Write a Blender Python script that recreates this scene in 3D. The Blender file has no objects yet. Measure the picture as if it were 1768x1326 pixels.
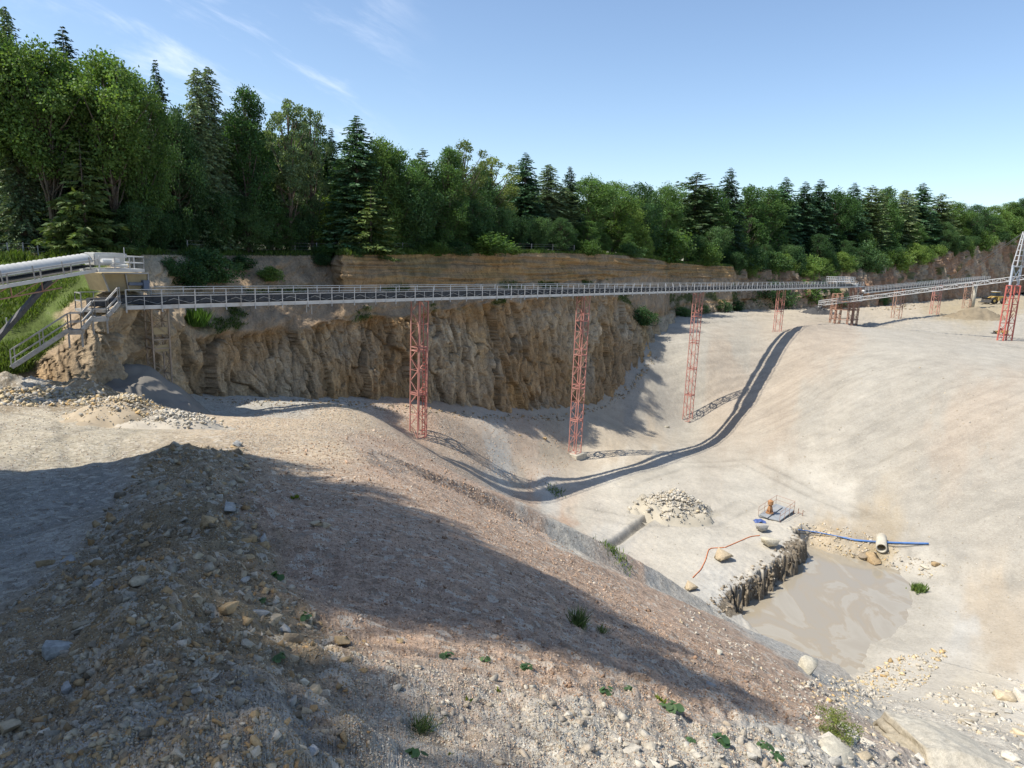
import bpy, bmesh, math, random
import numpy as np
from mathutils import Vector, Matrix
RND = random.Random(7)
NR = np.random.RandomState(11)
S = bpy.context.scene
COL = S.collection

# ------------------------------------------------------------------ camera, sky, sun, exposure
PITCH, ROLL = math.radians(10.6), math.radians(2.2)
FPX, CX, CY = 1178.0, 884.0, 663.0          # focal length and centre in pixels of the 1768 x 1326 photograph
fw = np.array([0, math.cos(PITCH), -math.sin(PITCH)])
_r = np.array([1.0, 0, 0]); _u = np.array([0, math.sin(PITCH), math.cos(PITCH)])
rt = _r*math.cos(ROLL)+_u*math.sin(ROLL); up = _u*math.cos(ROLL)-_r*math.sin(ROLL)
cam = bpy.data.cameras.new('camera'); cob = bpy.data.objects.new('camera', cam); COL.objects.link(cob)
cam.sensor_width = 36.0; cam.lens = 36.0*FPX/1768.0; cam.clip_start = 0.1; cam.clip_end = 9000
cob.matrix_world = Matrix(((rt[0], up[0], -fw[0], 0), (rt[1], up[1], -fw[1], 0), (rt[2], up[2], -fw[2], 0), (0, 0, 0, 1)))
S.camera = cob

SUN_AZ, SUN_EL = math.radians(17), math.radians(54)      # azimuth the light travels towards (from +X to +Y)
SUNV = np.array([math.cos(SUN_AZ)*math.cos(SUN_EL), math.sin(SUN_AZ)*math.cos(SUN_EL), -math.sin(SUN_EL)])
sl = bpy.data.lights.new('sun', 'SUN'); sl.energy = 4.0; sl.angle = math.radians(0.55); sl.color = (1.0, 0.935, 0.84)
so = bpy.data.objects.new('sun', sl); COL.objects.link(so)
so.rotation_euler = Vector(SUNV).to_track_quat('-Z', 'Y').to_euler(); so.location = (-40, -20, 80)

W = bpy.data.worlds.new('World'); S.world = W; W.use_nodes = True
nt = W.node_tree; nt.nodes.clear()
def wn(t, **k):
    n = nt.nodes.new(t)
    for a, b in k.items(): setattr(n, a, b)
    return n
sky = wn('ShaderNodeTexSky'); sky.sky_type = 'NISHITA'; sky.sun_disc = False
sky.sun_elevation = SUN_EL; sky.sun_rotation = math.atan2(-SUNV[0], -SUNV[1])
sky.altitude = 300; sky.air_density = 1.0; sky.dust_density = 0.8; sky.ozone_density = 2.0
bg = wn('ShaderNodeBackground'); bg.inputs['Strength'].default_value = 0.122
out = wn('ShaderNodeOutputWorld')
# thin cirrus: streaks of noise on the sky itself, thickest to the upper left
def sdir(x, y):
    d = fw+rt*((x-CX)/FPX)-up*((y-CY)/FPX); return d/np.linalg.norm(d)
tc = wn('ShaderNodeTexCoord')
e1 = sdir(330, 90)-sdir(190, 20); e1 /= np.linalg.norm(e1); _c = sdir(300, 60); e2 = np.cross(e1, _c); e2 /= np.linalg.norm(e2)
da = wn('ShaderNodeVectorMath', operation='DOT_PRODUCT'); da.inputs[1].default_value = tuple(e1*5.5)
db_ = wn('ShaderNodeVectorMath', operation='DOT_PRODUCT'); db_.inputs[1].default_value = tuple(e2*21)
mp = wn('ShaderNodeCombineXYZ')
nz = wn('ShaderNodeTexNoise'); nz.inputs['Scale'].default_value = 1.0; nz.inputs['Detail'].default_value = 7; nz.inputs['Roughness'].default_value = 0.6; nz.inputs['Distortion'].default_value = 0.35
rp = wn('ShaderNodeMapRange', interpolation_type='SMOOTHSTEP'); rp.inputs[1].default_value = 0.47; rp.inputs[2].default_value = 0.82
vd = wn('ShaderNodeVectorMath', operation='DOT_PRODUCT'); vd.inputs[1].default_value = tuple(sdir(340, 50))
rp2 = wn('ShaderNodeMapRange', interpolation_type='SMOOTHSTEP'); rp2.inputs[1].default_value = 0.955; rp2.inputs[2].default_value = 0.998; rp2.inputs[3].default_value = 0.0; rp2.inputs[4].default_value = 0.62
mu = wn('ShaderNodeMath', operation='MULTIPLY')
mix = wn('ShaderNodeMix', data_type='RGBA'); mix.inputs['B'].default_value = (6.6, 6.9, 7.6, 1)
L = nt.links.new
L(tc.outputs['Generated'], da.inputs[0]); L(tc.outputs['Generated'], db_.inputs[0]); L(da.outputs['Value'], mp.inputs[0]); L(db_.outputs['Value'], mp.inputs[1]); L(mp.outputs[0], nz.inputs['Vector']); L(nz.outputs['Fac'], rp.inputs[0])
L(tc.outputs['Generated'], vd.inputs[0]); L(vd.outputs['Value'], rp2.inputs[0]); L(rp.outputs[0], mu.inputs[0]); L(rp2.outputs[0], mu.inputs[1])
L(sky.outputs[0], mix.inputs['A']); L(mu.outputs[0], mix.inputs['Factor']); L(mix.outputs['Result'], bg.inputs['Color']); L(bg.outputs[0], out.inputs['Surface'])
S.view_settings.view_transform = 'Standard'; S.view_settings.look = 'None'
S.view_settings.exposure = 0.68; S.view_settings.gamma = 1.0
S.cycles.max_bounces = 6; S.cycles.diffuse_bounces = 3; S.cycles.transparent_max_bounces = 8; S.cycles.volume_bounces = 0

# ------------------------------------------------------------------ picture <-> place
def ray(x, y): return fw+rt*((x-CX)/FPX)-up*((y-CY)/FPX)
def atH(x, y, H):
    d = ray(x, y); return d*(H/d[2])
def atY(x, y, Y):
    d = ray(x, y); return d*(Y/d[1])
def rays(px, py):
    px = np.asarray(px, float); py = np.asarray(py, float)
    return fw[None]+rt[None]*((px-CX)/FPX)[:, None]-up[None]*((py-CY)/FPX)[:, None]
def proj(P):
    P = np.asarray(P, float); z = P@fw
    return CX+FPX*(P@rt)/z, CY-FPX*(P@up)/z

# ------------------------------------------------------------------ noise
def _h(ix, iy, seed):
    n = (ix.astype(np.int64)*374761393+iy.astype(np.int64)*668265263+seed*974634777) & 0x7fffffff
    n = ((n ^ (n >> 13))*1274126177) & 0x7fffffff
    n = (n ^ (n >> 16)) & 0xffff
    return n/65535.0
def vnoise(x, y, seed=0):
    ix = np.floor(x); iy = np.floor(y); fx = x-ix; fy = y-iy
    fx = fx*fx*(3-2*fx); fy = fy*fy*(3-2*fy)
    a = _h(ix, iy, seed); b = _h(ix+1, iy, seed); c = _h(ix, iy+1, seed); d = _h(ix+1, iy+1, seed)
    return (a*(1-fx)+b*fx)*(1-fy)+(c*(1-fx)+d*fx)*fy
def fbm(x, y, seed=0, octv=4, g=0.5):
    s = 0; a = 1; t = 0
    for o in range(octv):
        s = s+a*(vnoise(x, y, seed+o*17)-0.5); t += a; a *= g; x = x*2.03+5.2; y = y*2.03+1.7
    return s/t*2
def worley(x, y, seed=0):
    """cell id value, distance to the cell border"""
    ix = np.floor(x); iy = np.floor(y)
    d1 = np.full(x.shape, 9.0); d2 = np.full(x.shape, 9.0); idv = np.zeros(x.shape)
    for ox in (-1, 0, 1):
        for oy in (-1, 0, 1):
            cx = ix+ox; cy = iy+oy
            dx = cx+_h(cx, cy, seed)-x; dy = cy+_h(cx, cy, seed+5)-y
            d = np.sqrt(dx*dx+dy*dy); cid = _h(cx, cy, seed+9)
            m = d < d1
            d2 = np.where(m, d1, np.minimum(d2, d)); idv = np.where(m, cid, idv); d1 = np.where(m, d, d1)
    return idv, d2-d1
def worley2(x, y, seed=0):
    ix = np.floor(x); iy = np.floor(y)
    d1 = np.full(x.shape, 9.0); d2 = np.full(x.shape, 9.0); idv = np.zeros(x.shape); qx = np.zeros(x.shape); qy = np.zeros(x.shape)
    for ox in (-1, 0, 1):
        for oy in (-1, 0, 1):
            cx = ix+ox; cy = iy+oy; dx = cx+_h(cx, cy, seed)-x; dy = cy+_h(cx, cy, seed+5)-y
            d = np.maximum(np.abs(dx), np.abs(dy))*.6+.4*np.sqrt(dx*dx+dy*dy); m = d < d1
            d2 = np.where(m, d1, np.minimum(d2, d)); idv = np.where(m, _h(cx, cy, seed+9), idv); qx = np.where(m, dx, qx); qy = np.where(m, dy, qy); d1 = np.where(m, d, d1)
    return idv, d2-d1, qx, qy
def sstep(a, b, x):
    t = np.clip((x-a)/(b-a), 0, 1); return t*t*(3-2*t)

# ------------------------------------------------------------------ materials
def nodes(name):
    m = bpy.data.materials.new(name); m.use_nodes = True
    t = m.node_tree; p = t.nodes['Principled BSDF']
    p.inputs['Specular IOR Level'].default_value = 0.25
    return m, t, p
def N(t, kind, **k):
    n = t.nodes.new(kind)
    for a, b in k.items():
        if isinstance(a, str) and a.startswith('i_'): n.inputs[a[2:].replace('_', ' ')].default_value = b
        else: setattr(n, a, b)
    return n
def ramp(t, stops):
    n = t.nodes.new('ShaderNodeValToRGB'); e = n.color_ramp.elements
    while len(e) < len(stops): e.new(0.5)
    for k, (p, c) in enumerate(stops):
        e[k].position = p; e[k].color = (c[0], c[1], c[2], 1) if hasattr(c, '__len__') else (c, c, c, 1)
    return n
def mixrgb(t, a, b, fac, mode='MIX'):
    n = t.nodes.new('ShaderNodeMix'); n.data_type = 'RGBA'; n.blend_type = mode
    for s, v in (('A', a), ('B', b), ('Factor', fac)):
        if hasattr(v, 'links'): t.links.new(v, n.inputs[s])
        elif s == 'Factor': n.inputs[s].default_value = v
        else: n.inputs[s].default_value = (v[0], v[1], v[2], 1)
    return n.outputs['Result']
def noise(t, scale, detail=4, rough=0.55, vec=None, dist=0.0):
    n = t.nodes.new('ShaderNodeTexNoise'); n.inputs['Scale'].default_value = scale; n.inputs['Detail'].default_value = detail
    n.inputs['Roughness'].default_value = rough; n.inputs['Distortion'].default_value = dist
    if vec is not None: t.links.new(vec, n.inputs['Vector'])
    return n.outputs['Fac']
def maprange(t, v, a, b, c, d):
    n = t.nodes.new('ShaderNodeMapRange'); t.links.new(v, n.inputs[0])
    for k, q in enumerate((a, b, c, d)): n.inputs[k+1].default_value = q
    return n.outputs[0]
def bump(t, p, h, strength, distance, prev=None):
    n = t.nodes.new('ShaderNodeBump'); n.inputs['Strength'].default_value = strength; n.inputs['Distance'].default_value = distance
    t.links.new(h, n.inputs['Height'])
    if prev is not None: t.links.new(prev, n.inputs['Normal'])
    t.links.new(n.outputs[0], p.inputs['Normal']); return n.outputs[0]
def simple(name, base, rough=0.6, metal=0.0, var=0.25, scale=6.0, dirt=None, dirt_amt=0.5, bmp=0.15):
    """painted / bare surface: colour mottled by noise, patches of dirt or rust, slight bump"""
    m, t, p = nodes(name)
    tcn = N(t, 'ShaderNodeTexCoord'); v = tcn.outputs['Object']
    n1 = noise(t, scale, 5, 0.6, v)
    dark = tuple(c*(1-var) for c in base); light = tuple(min(1, c*(1+var)) for c in base)
    c = mixrgb(t, dark, light, maprange(t, n1, 0.3, 0.7, 0, 1))
    if dirt:
        n2 = noise(t, scale*0.45, 6, 0.65, v)
        c = mixrgb(t, c, dirt, maprange(t, n2, 0.52, 0.68, 0, dirt_amt))
    t.links.new(c, p.inputs['Base Color']); p.inputs['Roughness'].default_value = rough; p.inputs['Metallic'].default_value = metal
    if bmp: bump(t, p, n1, bmp, 0.02)
    return m

# ------------------------------------------------------------------ objects
def tag(o, label=None, cat=None, group=None, kind=None):
    if label: o['label'] = label
    if cat: o['category'] = cat
    if group: o['group'] = group
    if kind: o['kind'] = kind
    return o
def wloc(o):
    v = Vector((0, 0, 0))
    while o is not None: v = v+Vector(o.location); o = o.parent
    return v
def empty(name, loc, label, cat, group=None):
    o = bpy.data.objects.new(name, None); COL.objects.link(o); o.location = loc; o.empty_display_size = 0.3
    return tag(o, label, cat, group)
def np_mesh(name, V, F, mat=None, parent=None, col=None, uv=None, smooth=False, loc=None, grain=None):
    """V (n,3) array, F (m,3) or (m,4) int array -> one linked mesh object"""
    me = bpy.data.meshes.new(name); V = np.ascontiguousarray(V, np.float32); F = np.ascontiguousarray(F, np.int32)
    if parent is not None: V = V-np.array(wloc(parent), np.float32)
    if loc is not None: V = V-np.array(loc, np.float32)
    k = F.shape[1]
    me.vertices.add(len(V)); me.vertices.foreach_set('co', V.ravel())
    me.loops.add(F.size); me.loops.foreach_set('vertex_index', F.ravel())
    me.polygons.add(len(F)); me.polygons.foreach_set('loop_start', np.arange(len(F), dtype=np.int32)*k)
    if smooth: me.polygons.foreach_set('use_smooth', np.ones(len(F), bool))
    me.update(calc_edges=True)
    if col is not None:
        a = me.color_attributes.new('Col', 'FLOAT_COLOR', 'POINT')
        c = np.ones((len(V), 4), np.float32); c[:, :3] = col; a.data.foreach_set('color', c.ravel())
    if grain is not None: a = me.attributes.new('Grain', 'FLOAT', 'POINT'); a.data.foreach_set('value', np.ascontiguousarray(grain, np.float32))
    if uv is not None:
        u = me.uv_layers.new(name='UVMap'); u.data.foreach_set('uv', np.ascontiguousarray(uv[F.ravel()], np.float32).ravel())
    if mat: me.materials.append(mat)
    o = bpy.data.objects.new(name, me); COL.objects.link(o)
    if parent is not None: o.parent = parent
    if loc is not None: o.location = loc
    return o
class MB:
    def __init__(s): s.v = []; s.f = []
    def box8(s, pts):
        b = len(s.v); s.v += [tuple(p) for p in pts]
        for q in ((0, 3, 2, 1), (4, 5, 6, 7), (0, 1, 5, 4), (1, 2, 6, 5), (2, 3, 7, 6), (3, 0, 4, 7)): s.f.append([b+i for i in q])
    def box(s, c, size, ax=None):
        c = np.asarray(c, float); ax = np.eye(3) if ax is None else ax; h = np.asarray(size, float)/2
        P = []
        for z in (-1, 1):
            for x, y in ((-1, -1), (1, -1), (1, 1), (-1, 1)): P.append(c+ax[0]*h[0]*x+ax[1]*h[1]*y+ax[2]*h[2]*z)
        s.box8(P)
    def bar(s, p, q, w=0.06, h=None, upv=(0, 0, 1)):
        p = np.asarray(p, float); q = np.asarray(q, float); d = q-p; l = np.linalg.norm(d)
        if l < 1e-6: return
        d /= l; u = np.asarray(upv, float)
        if abs(d@u) > 0.97: u = np.array([1.0, 0.2, 0])
        a = np.cross(d, u); a /= np.linalg.norm(a); b = np.cross(a, d); h = w if h is None else h
        s.box((p+q)/2, (l, w, h), np.array([d, a, b]))
    def tube(s, pts, r, n=8, caps=True):
        P = [np.asarray(p, float) for p in pts]; rs = r if hasattr(r, '__len__') else [r]*len(P)
        b = len(s.v); ref = np.array([0.13, 0.2, 0.97])
        for i, p in enumerate(P):
            d = P[min(i+1, len(P)-1)]-P[max(i-1, 0)]; d = d/(np.linalg.norm(d)+1e-9)
            u = ref if abs(d@ref) < 0.95 else np.array([1.0, 0.1, 0]); a = np.cross(d, u); a /= np.linalg.norm(a); c = np.cross(d, a)
            for k in range(n):
                t = 2*math.pi*k/n; s.v.append(tuple(p+(a*math.cos(t)+c*math.sin(t))*rs[i]))
        for i in range(len(P)-1):
            for k in range(n):
                k2 = (k+1) % n; s.f.append([b+i*n+k, b+i*n+k2, b+(i+1)*n+k2, b+(i+1)*n+k])
        if caps:
            s.f.append([b+k for k in range(n)][::-1]); e = b+(len(P)-1)*n; s.f.append([e+k for k in range(n)])
    def poly(s, pts):
        b = len(s.v); s.v += [tuple(p) for p in pts]; s.f.append([b+i for i in range(len(pts))])
    def slab(s, pts, th, n=(0, 0, 1)):
        """polygon thickened along -n"""
        n = np.asarray(n, float); b = len(s.v); k = len(pts)
        s.v += [tuple(p) for p in pts]+[tuple(np.asarray(p, float)-n*th) for p in pts]
        s.f.append([b+i for i in range(k)]); s.f.append([b+k+i for i in range(k)][::-1])
        for i in range(k):
            j = (i+1) % k; s.f.append([b+i, b+k+i, b+k+j, b+j])
    def build(s, name, mat, parent=None, smooth=False, bevel=0.0):
        me = bpy.data.meshes.new(name); off = np.array(wloc(parent)) if parent is not None else np.zeros(3)
        me.from_pydata([tuple(np.asarray(v)-off) for v in s.v], [], s.f); me.update()
        bm = bmesh.new(); bm.from_mesh(me); bmesh.ops.recalc_face_normals(bm, faces=bm.faces)
        if bevel: bmesh.ops.bevel(bm, geom=bm.edges[:], offset=bevel, segments=2, affect='EDGES', clamp_overlap=True)
        bm.to_mesh(me); bm.free()
        if smooth:
            for p in me.polygons: p.use_smooth = True
        me.materials.append(mat)
        o = bpy.data.objects.new(name, me); COL.objects.link(o)
        if parent is not None: o.parent = parent
        return o
# ------------------------------------------------------------------ the pit: control points -> height field
UP = np.array([-0.81, -0.587])                # uphill direction of the near tip slope
def LSf(X, Y): return -25.5+0.56*(0.81*(1.5-X)+0.587*(70.6-Y))
def Rf(Y): return np.interp(Y, [-60, 0, 5, 10, 22, 40, 59, 80], [-1.6, -1.9, -3.1, -4.3, -6.9, -10.2, -13.5, -17])
def smin(a, b, k): 
    h = np.clip(0.5+0.5*(b-a)/k, 0, 1); return b*(1-h)+a*h-k*h*(1-h)
def RSf(X, Y): return -27.3+0.39*((X-33)*0.95+(Y-106)*0.3)
CP = []
def cH(*l):
    for x, y, H in l: CP.append(atH(x, y, H))
def cY(*l):
    for x, y, Y in l: CP.append(atY(x, y, Y))
# shadow line of the conveyor: gives the ground exactly
for q in ((-23.66, 49.11, -12.26), (-20.92, 51.88, -12.97), (-18.26, 54.84, -13.17), (-14.49, 58.94, -13.63), (-12.27, 60.69, -15.02), (-8.85, 62.97, -17.88),
          (-5.14, 65.66, -20.58), (-1.65, 68.05, -23.38), (1.46, 70.56, -25.24), (4.12, 73.15, -26.06), (8.48, 78.02, -26.39), (15.24, 85.57, -26.89),
          (24.51, 95.97, -27.48), (33.44, 106.42, -27.33), (38.09, 112.89, -25.54), (43.5, 121.12, -22.24), (49.82, 131.16, -17.69), (58.05, 143.33, -13.28),
          (28.72, 100.67, -27.75), (31.33, 103.74, -27.7), (33.15, 106.08, -27.34), (34.92, 108.44, -26.83), (36.47, 110.59, -26.24), (40.69, 116.77, -24.08), (46.56, 126.00, -20.00), (53.73, 137.15, -15.24), (56.36, 140.97, -13.93), (-13.41, 59.85, -14.22), (-10.59, 61.77, -16.49), (-7.03, 64.22, -19.32), (-3.14, 67.01, -22.22), (-0.12, 69.21, -24.43), (2.77, 71.77, -25.75), (5.87, 75.04, -26.31), (11.71, 81.61, -26.66), (19.61, 90.41, -27.27), (-9.75, 70.05, -18.93), (9.1, 91.9, -26.97), (31.15, 117.5, -27.2), (56.57, 147.0, -13.86), (88.9, 184.5, -14.9)): CP.append(np.array(q))
# haul road and berm
cH((0, 1000, -4.0), (100, 950, -4.4), (60, 900, -4.9), (0, 800, -6.4), (200, 800, -6.5), (100, 860, -5.3), (100, 740, -8.0), (250, 722, -9.2), (20, 720, -8.6), (150, 690, -9.6), (330, 735, -9.4), (0, 690, -9.3))
cH((260, 792, -6.5), (200, 860, -5.2), (120, 950, -4.4), (60, 1010, -3.9), (0, 1060, -3.5))
BERM = [atH(*q) for q in ((335, 768, -5.35), (345, 800, -4.5), (335, 850, -3.75), (330, 950, -2.95), (300, 1050, -2.4), (300, 1150, -2.1), (280, 1300, -1.75))]
CP += BERM
cH((440, 785, -6.9), (440, 830, -5.7), (445, 880, -4.75), (485, 1000, -3.65), (560, 1100, -3.2), (620, 1200, -2.75), (640, 1320, -2.35), (0, 1200, -2.6), (100, 1326, -1.9), (380, 760, -7.0))
# tip slope and ramp
for px in range(470, 1800, 95):
    u = ray(px, 600); u = u/u[1]
    for Y in (2.2, 3.5, 5, 8, 12, 17, 24, 32, 42, 52, 60):
        X = u[0]*Y; H = float(smin(Rf(Y), LSf(X, Y), 0.8))
        if H < -25.8 or (px < 640 and Y < 24) or (px < 500 and Y > 50): continue
        if Y > 50 and px > 560: continue
        CP.append(np.array([X, Y, H]))
# floor
cH((1000, 862, -26.4), (1100, 855, -26.7), (1150, 950, -26.8), (1000, 930, -26.1), (1100, 1000, -26.5), (1220, 1055, -27.1), (1300, 1112, -27.7), (1250, 900, -27.0), (1340, 870, -27.2), (1300, 820, -27.3), (1400, 850, -27.4),
   (1225, 1035, -27.0), (1290, 985, -27.0), (1375, 915, -27.2), (1640, 1040, -28.5), (1700, 1000, -27.9), (1600, 1130, -28.6), (1520, 1180, -28.3), (1700, 1120, -28.0), (1768, 1060, -27.3), (1400, 1195, -28.0), (1500, 905, -27.6), (1640, 960, -27.4), (1460, 1185, -28.4))
# bowl behind the tip, cliff foot
cY((850, 775, 77), (900, 805, 78), (960, 795, 86), (950, 752, 92), (740, 722, 73), (850, 722, 87), (1040, 740, 100), (950, 830, 76))
# far slope
for px, py in ((1600, 930), (1600, 850), (1600, 780), (1600, 710), (1600, 650), (1768, 930), (1768, 850), (1768, 760), (1768, 690), (1450, 760), (1450, 700), (1450, 640), (1530, 880), (1690, 900), (1900, 760), (1900, 850), (1380, 750), (1390, 650)):
    d = ray(px, py); k = 0.39; a = -27.3-0.39*(33*0.95+106*0.3); t = a/(d[2]-k*(0.95*d[0]+0.3*d[1])); CP.append(d*t)
cH((1100, 735, -27.0), (1150, 680, -23.4), (1150, 625, -18.6), (1200, 640, -19.6), (1200, 585, -14.9), (1200, 690, -24.2), (1260, 605, -16.6), (1300, 562, -13.5), (1240, 560, -13.4), (1180, 556, -13.3))
cH((1600, 612, -13.9), (1700, 625, -14.0), (1768, 640, -14.1), (1500, 596, -14.0), (1420, 585, -14.0), (1735, 588, -14.3), (1560, 570, -14.2), (1640, 560, -14.2), (1400, 550, -13.6), (1768, 590, -14.2), (1900, 640, -14.2), (1554, 552, -14.0), (1673, 541, -13.2), (1720, 530, -12.0), (1768, 535, -11.6))
# cliff columns: pixel x, then (y, depth) of foot, lip of the lower face, back of the ledge, top edge
CL = [(-420, (690, 33), (640, 34), (560, 40), (430, 50)), (-200, (680, 37), (640, 38), (560, 43), (440, 53)), (0, (664, 40.5), (636, 42), (560, 47), (452, 56)), (62, (664, 42), (634, 43.5), (555, 48), (450, 57)),
      (105, (668, 42.5), (606, 44.5), (530, 49), (447, 57.5)), (150, (670, 43.5), (574, 45.6), (512, 49.5), (444, 58)), (205, (672, 46), (530, 47.5), (505, 51), (441, 59)), (250, (674, 50.5), (532, 52), (505, 55), (440, 61)),
      (300, (682, 54), (560, 56), (500, 60), (440, 65)), (345, (686, 57.5), (588, 59), (500, 64.5), (441, 69)), (400, (686, 61), (586, 62.5), (500, 68), (441, 73)), (500, (686, 67), (572, 69), (497, 75), (441, 79)), (575, (688, 71.5), (562, 73.8), (496, 80), (441, 83.5)), (592, (689, 72.5), (560, 75), (494, 77.5), (440, 79)),
      (650, (691, 76), (552, 79), (494, 82), (440, 83.5)), (725, (694, 82), (545, 85), (492, 88), (439, 89.5)), (850, (707, 91), (528, 94.5), (488, 97), (437, 98.5)), (960, (708, 102), (514, 108.5), (486, 112), (437, 114)), (1040, (688, 113), (506, 125), (482, 129), (439, 132)),
      (1090, (650, 121), (530, 136), (478, 142), (442, 146)), (1125, (612, 129), (548, 144), (474, 152), (447, 156)), (1146, (575, 142), (545, 151), (480, 163), (451, 167)), (1156, (549, 160), (535, 165), (480, 174), (453, 178)),
      (1200, (541, 180), (522, 182), (482, 187), (457, 190)), (1262, (537, 192), (520, 193), (478, 196), (460, 198)), (1274, (535, 206), (518, 207), (482, 210), (462, 213)), (1350, (533, 216), (515, 217), (485, 222), (464, 226)), (1420, (533, 226), (512, 228), (485, 234), (466, 240)),
      (1500, (530, 246), (508, 248), (480, 254), (458, 260)), (1564, (523, 275), (500, 277), (470, 283), (449, 288)), (1683, (513, 330), (488, 333), (450, 338), (424, 343)), (1768, (500, 400), (476, 403), (430, 408), (402, 412)), (1900, (492, 470), (465, 474), (415, 480), (385, 486)), (2060, (485, 540), (455, 545), (405, 552), (370, 560))]
CLP = [[atY(x, y, Y) for (y, Y) in c] for x, *c in CL]
for c in CLP[2:-2]: CP.append(c[0])
CP += [np.array(q, float) for q in ((-45, 8, -5), (-55, 30, -8), (-14, -18, -2.2), (6, -20, -3), (22, -10, -12), (45, 5, -21), (60, 30, -26), (80, 50, -24), (110, 60, -14.2), (150, 90, -14.2), (140, 160, -14), (200, 230, -12), (260, 200, -13), (-60, 55, -7))]
CP = np.array(CP)
# thin-plate spline
def _phi(r2): return 0.5*r2*np.log(r2+1e-9)
_n = len(CP); _K = _phi(((CP[:, None, :2]-CP[None, :, :2])**2).sum(-1)); _K += np.eye(_n)*0.006
_P = np.c_[np.ones(_n), CP[:, :2]]; _A = np.zeros((_n+3, _n+3)); _A[:_n, :_n] = _K; _A[:_n, _n:] = _P; _A[_n:, :_n] = _P.T
_w = np.linalg.solve(_A, np.r_[CP[:, 2], 0, 0, 0])
def tps(X, Y):
    o = np.empty(X.size); X = X.ravel(); Y = Y.ravel(); c = CP.astype(np.float32)
    for i in range(0, X.size, 40000):
        x = X[i:i+40000, None].astype(np.float32); y = Y[i:i+40000, None].astype(np.float32)
        r2 = (x-c[None, :, 0])**2+(y-c[None, :, 1])**2
        o[i:i+40000] = (_phi(r2)@_w[:_n].astype(np.float32))
    return o+_w[_n]+_w[_n+1]*X+_w[_n+2]*Y

# pond outline (water level), walked clockwise from the near left corner
WATER = -29.2
POND_PX = [(1262, 1070), (1282, 1052), (1312, 1028), (1345, 1005), (1372, 985), (1386, 968), (1380, 948), (1400, 944), (1440, 957), (1490, 968), (1525, 975), (1548, 985), (1566, 1005), (1572, 1035), (1556, 1072), (1530, 1098), (1502, 1108), (1490, 1130), (1478, 1155), (1450, 1168), (1420, 1160), (1380, 1136), (1330, 1106), (1290, 1084)]
POND = np.array([atH(x, y, WATER)[:2] for x, y in POND_PX])
#          how steep the bank above each edge is
POND_S = np.array([6, 6, 6, 6, 6, 4, 3, 1.3, 1.1, 1.0, 0.8, 0.35, 0.16, 0.12, 0.10, 0.12, 0.16, 0.25, 0.35, 0.5, 0.6, 0.6, 0.7, 1.5])
def poly_sd(X, Y, P, val):
    """signed distance (negative inside) and the value of the nearest edge"""
    d = np.full(X.shape, 1e9); v = np.zeros(X.shape); ins = np.zeros(X.shape, bool); n = len(P)
    for i in range(n):
        a = P[i]; b = P[(i+1) % n]; e = b-a
        t = np.clip(((X-a[0])*e[0]+(Y-a[1])*e[1])/(e@e), 0, 1)
        dd = np.hypot(X-a[0]-t*e[0], Y-a[1]-t*e[1]); m = dd < d
        d = np.where(m, dd, d); v = np.where(m, val[i]*(1-t)+val[(i+1) % n]*t, v)
        c = ((a[1] > Y) != (b[1] > Y)) & (X < (b[0]-a[0])*(Y-a[1])/(b[1]-a[1]+1e-12)+a[0]); ins ^= c
    return np.where(ins, -d, d), v
def seg_d(X, Y, P):
    d = np.full(X.shape, 1e9); s = np.zeros(X.shape)
    for i in range(len(P)-1):
        a = np.asarray(P[i])[:2]; b = np.asarray(P[i+1])[:2]; e = b-a
        t = np.clip(((X-a[0])*e[0]+(Y-a[1])*e[1])/(e@e), 0, 1); dd = np.hypot(X-a[0]-t*e[0], Y-a[1]-t*e[1])
        m = dd < d; d = np.where(m, dd, d); s = np.where(m, i+t, s)
    return d, s
MOUND = atH(245, 700, -11.2)          # cone of fines at the foot of the first support
DITCH = [atH(1033, 947, -26.4), atH(1065, 930, -26.5), atH(1100, 906, -26.6), atH(1122, 893, -26.7)]
TRACKS = [[atH(*q) for q in L_] for L_ in (
    ((1162, 553, -13.3), (1260, 549, -13.5), (1380, 548, -13.8), (1500, 549, -14.1), (1640, 552, -14.1), (1780, 560, -14.2)),
    ((1200, 560, -13.6), (1330, 556, -13.7), (1480, 556, -14.1), (1600, 575, -14.1), (1770, 605, -14.1)),
    ((40, 1010, -3.9), (70, 900, -4.9), (120, 800, -6.5), (190, 740, -8.2), (330, 716, -11.0), (470, 700, -13.0)),
    ((15, 900, -4.9), (50, 790, -6.6), (60, 725, -8.5), (-80, 700, -9.2)),
    ((1080, 835, -26.6), (1180, 800, -27.2), (1290, 800, -27.4), (1400, 850, -27.3), (1480, 880, -27.2)),
    ((1000, 880, -26.4), (1100, 900, -26.7), (1230, 900, -26.9), (1290, 870, -27.1)))]
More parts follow.
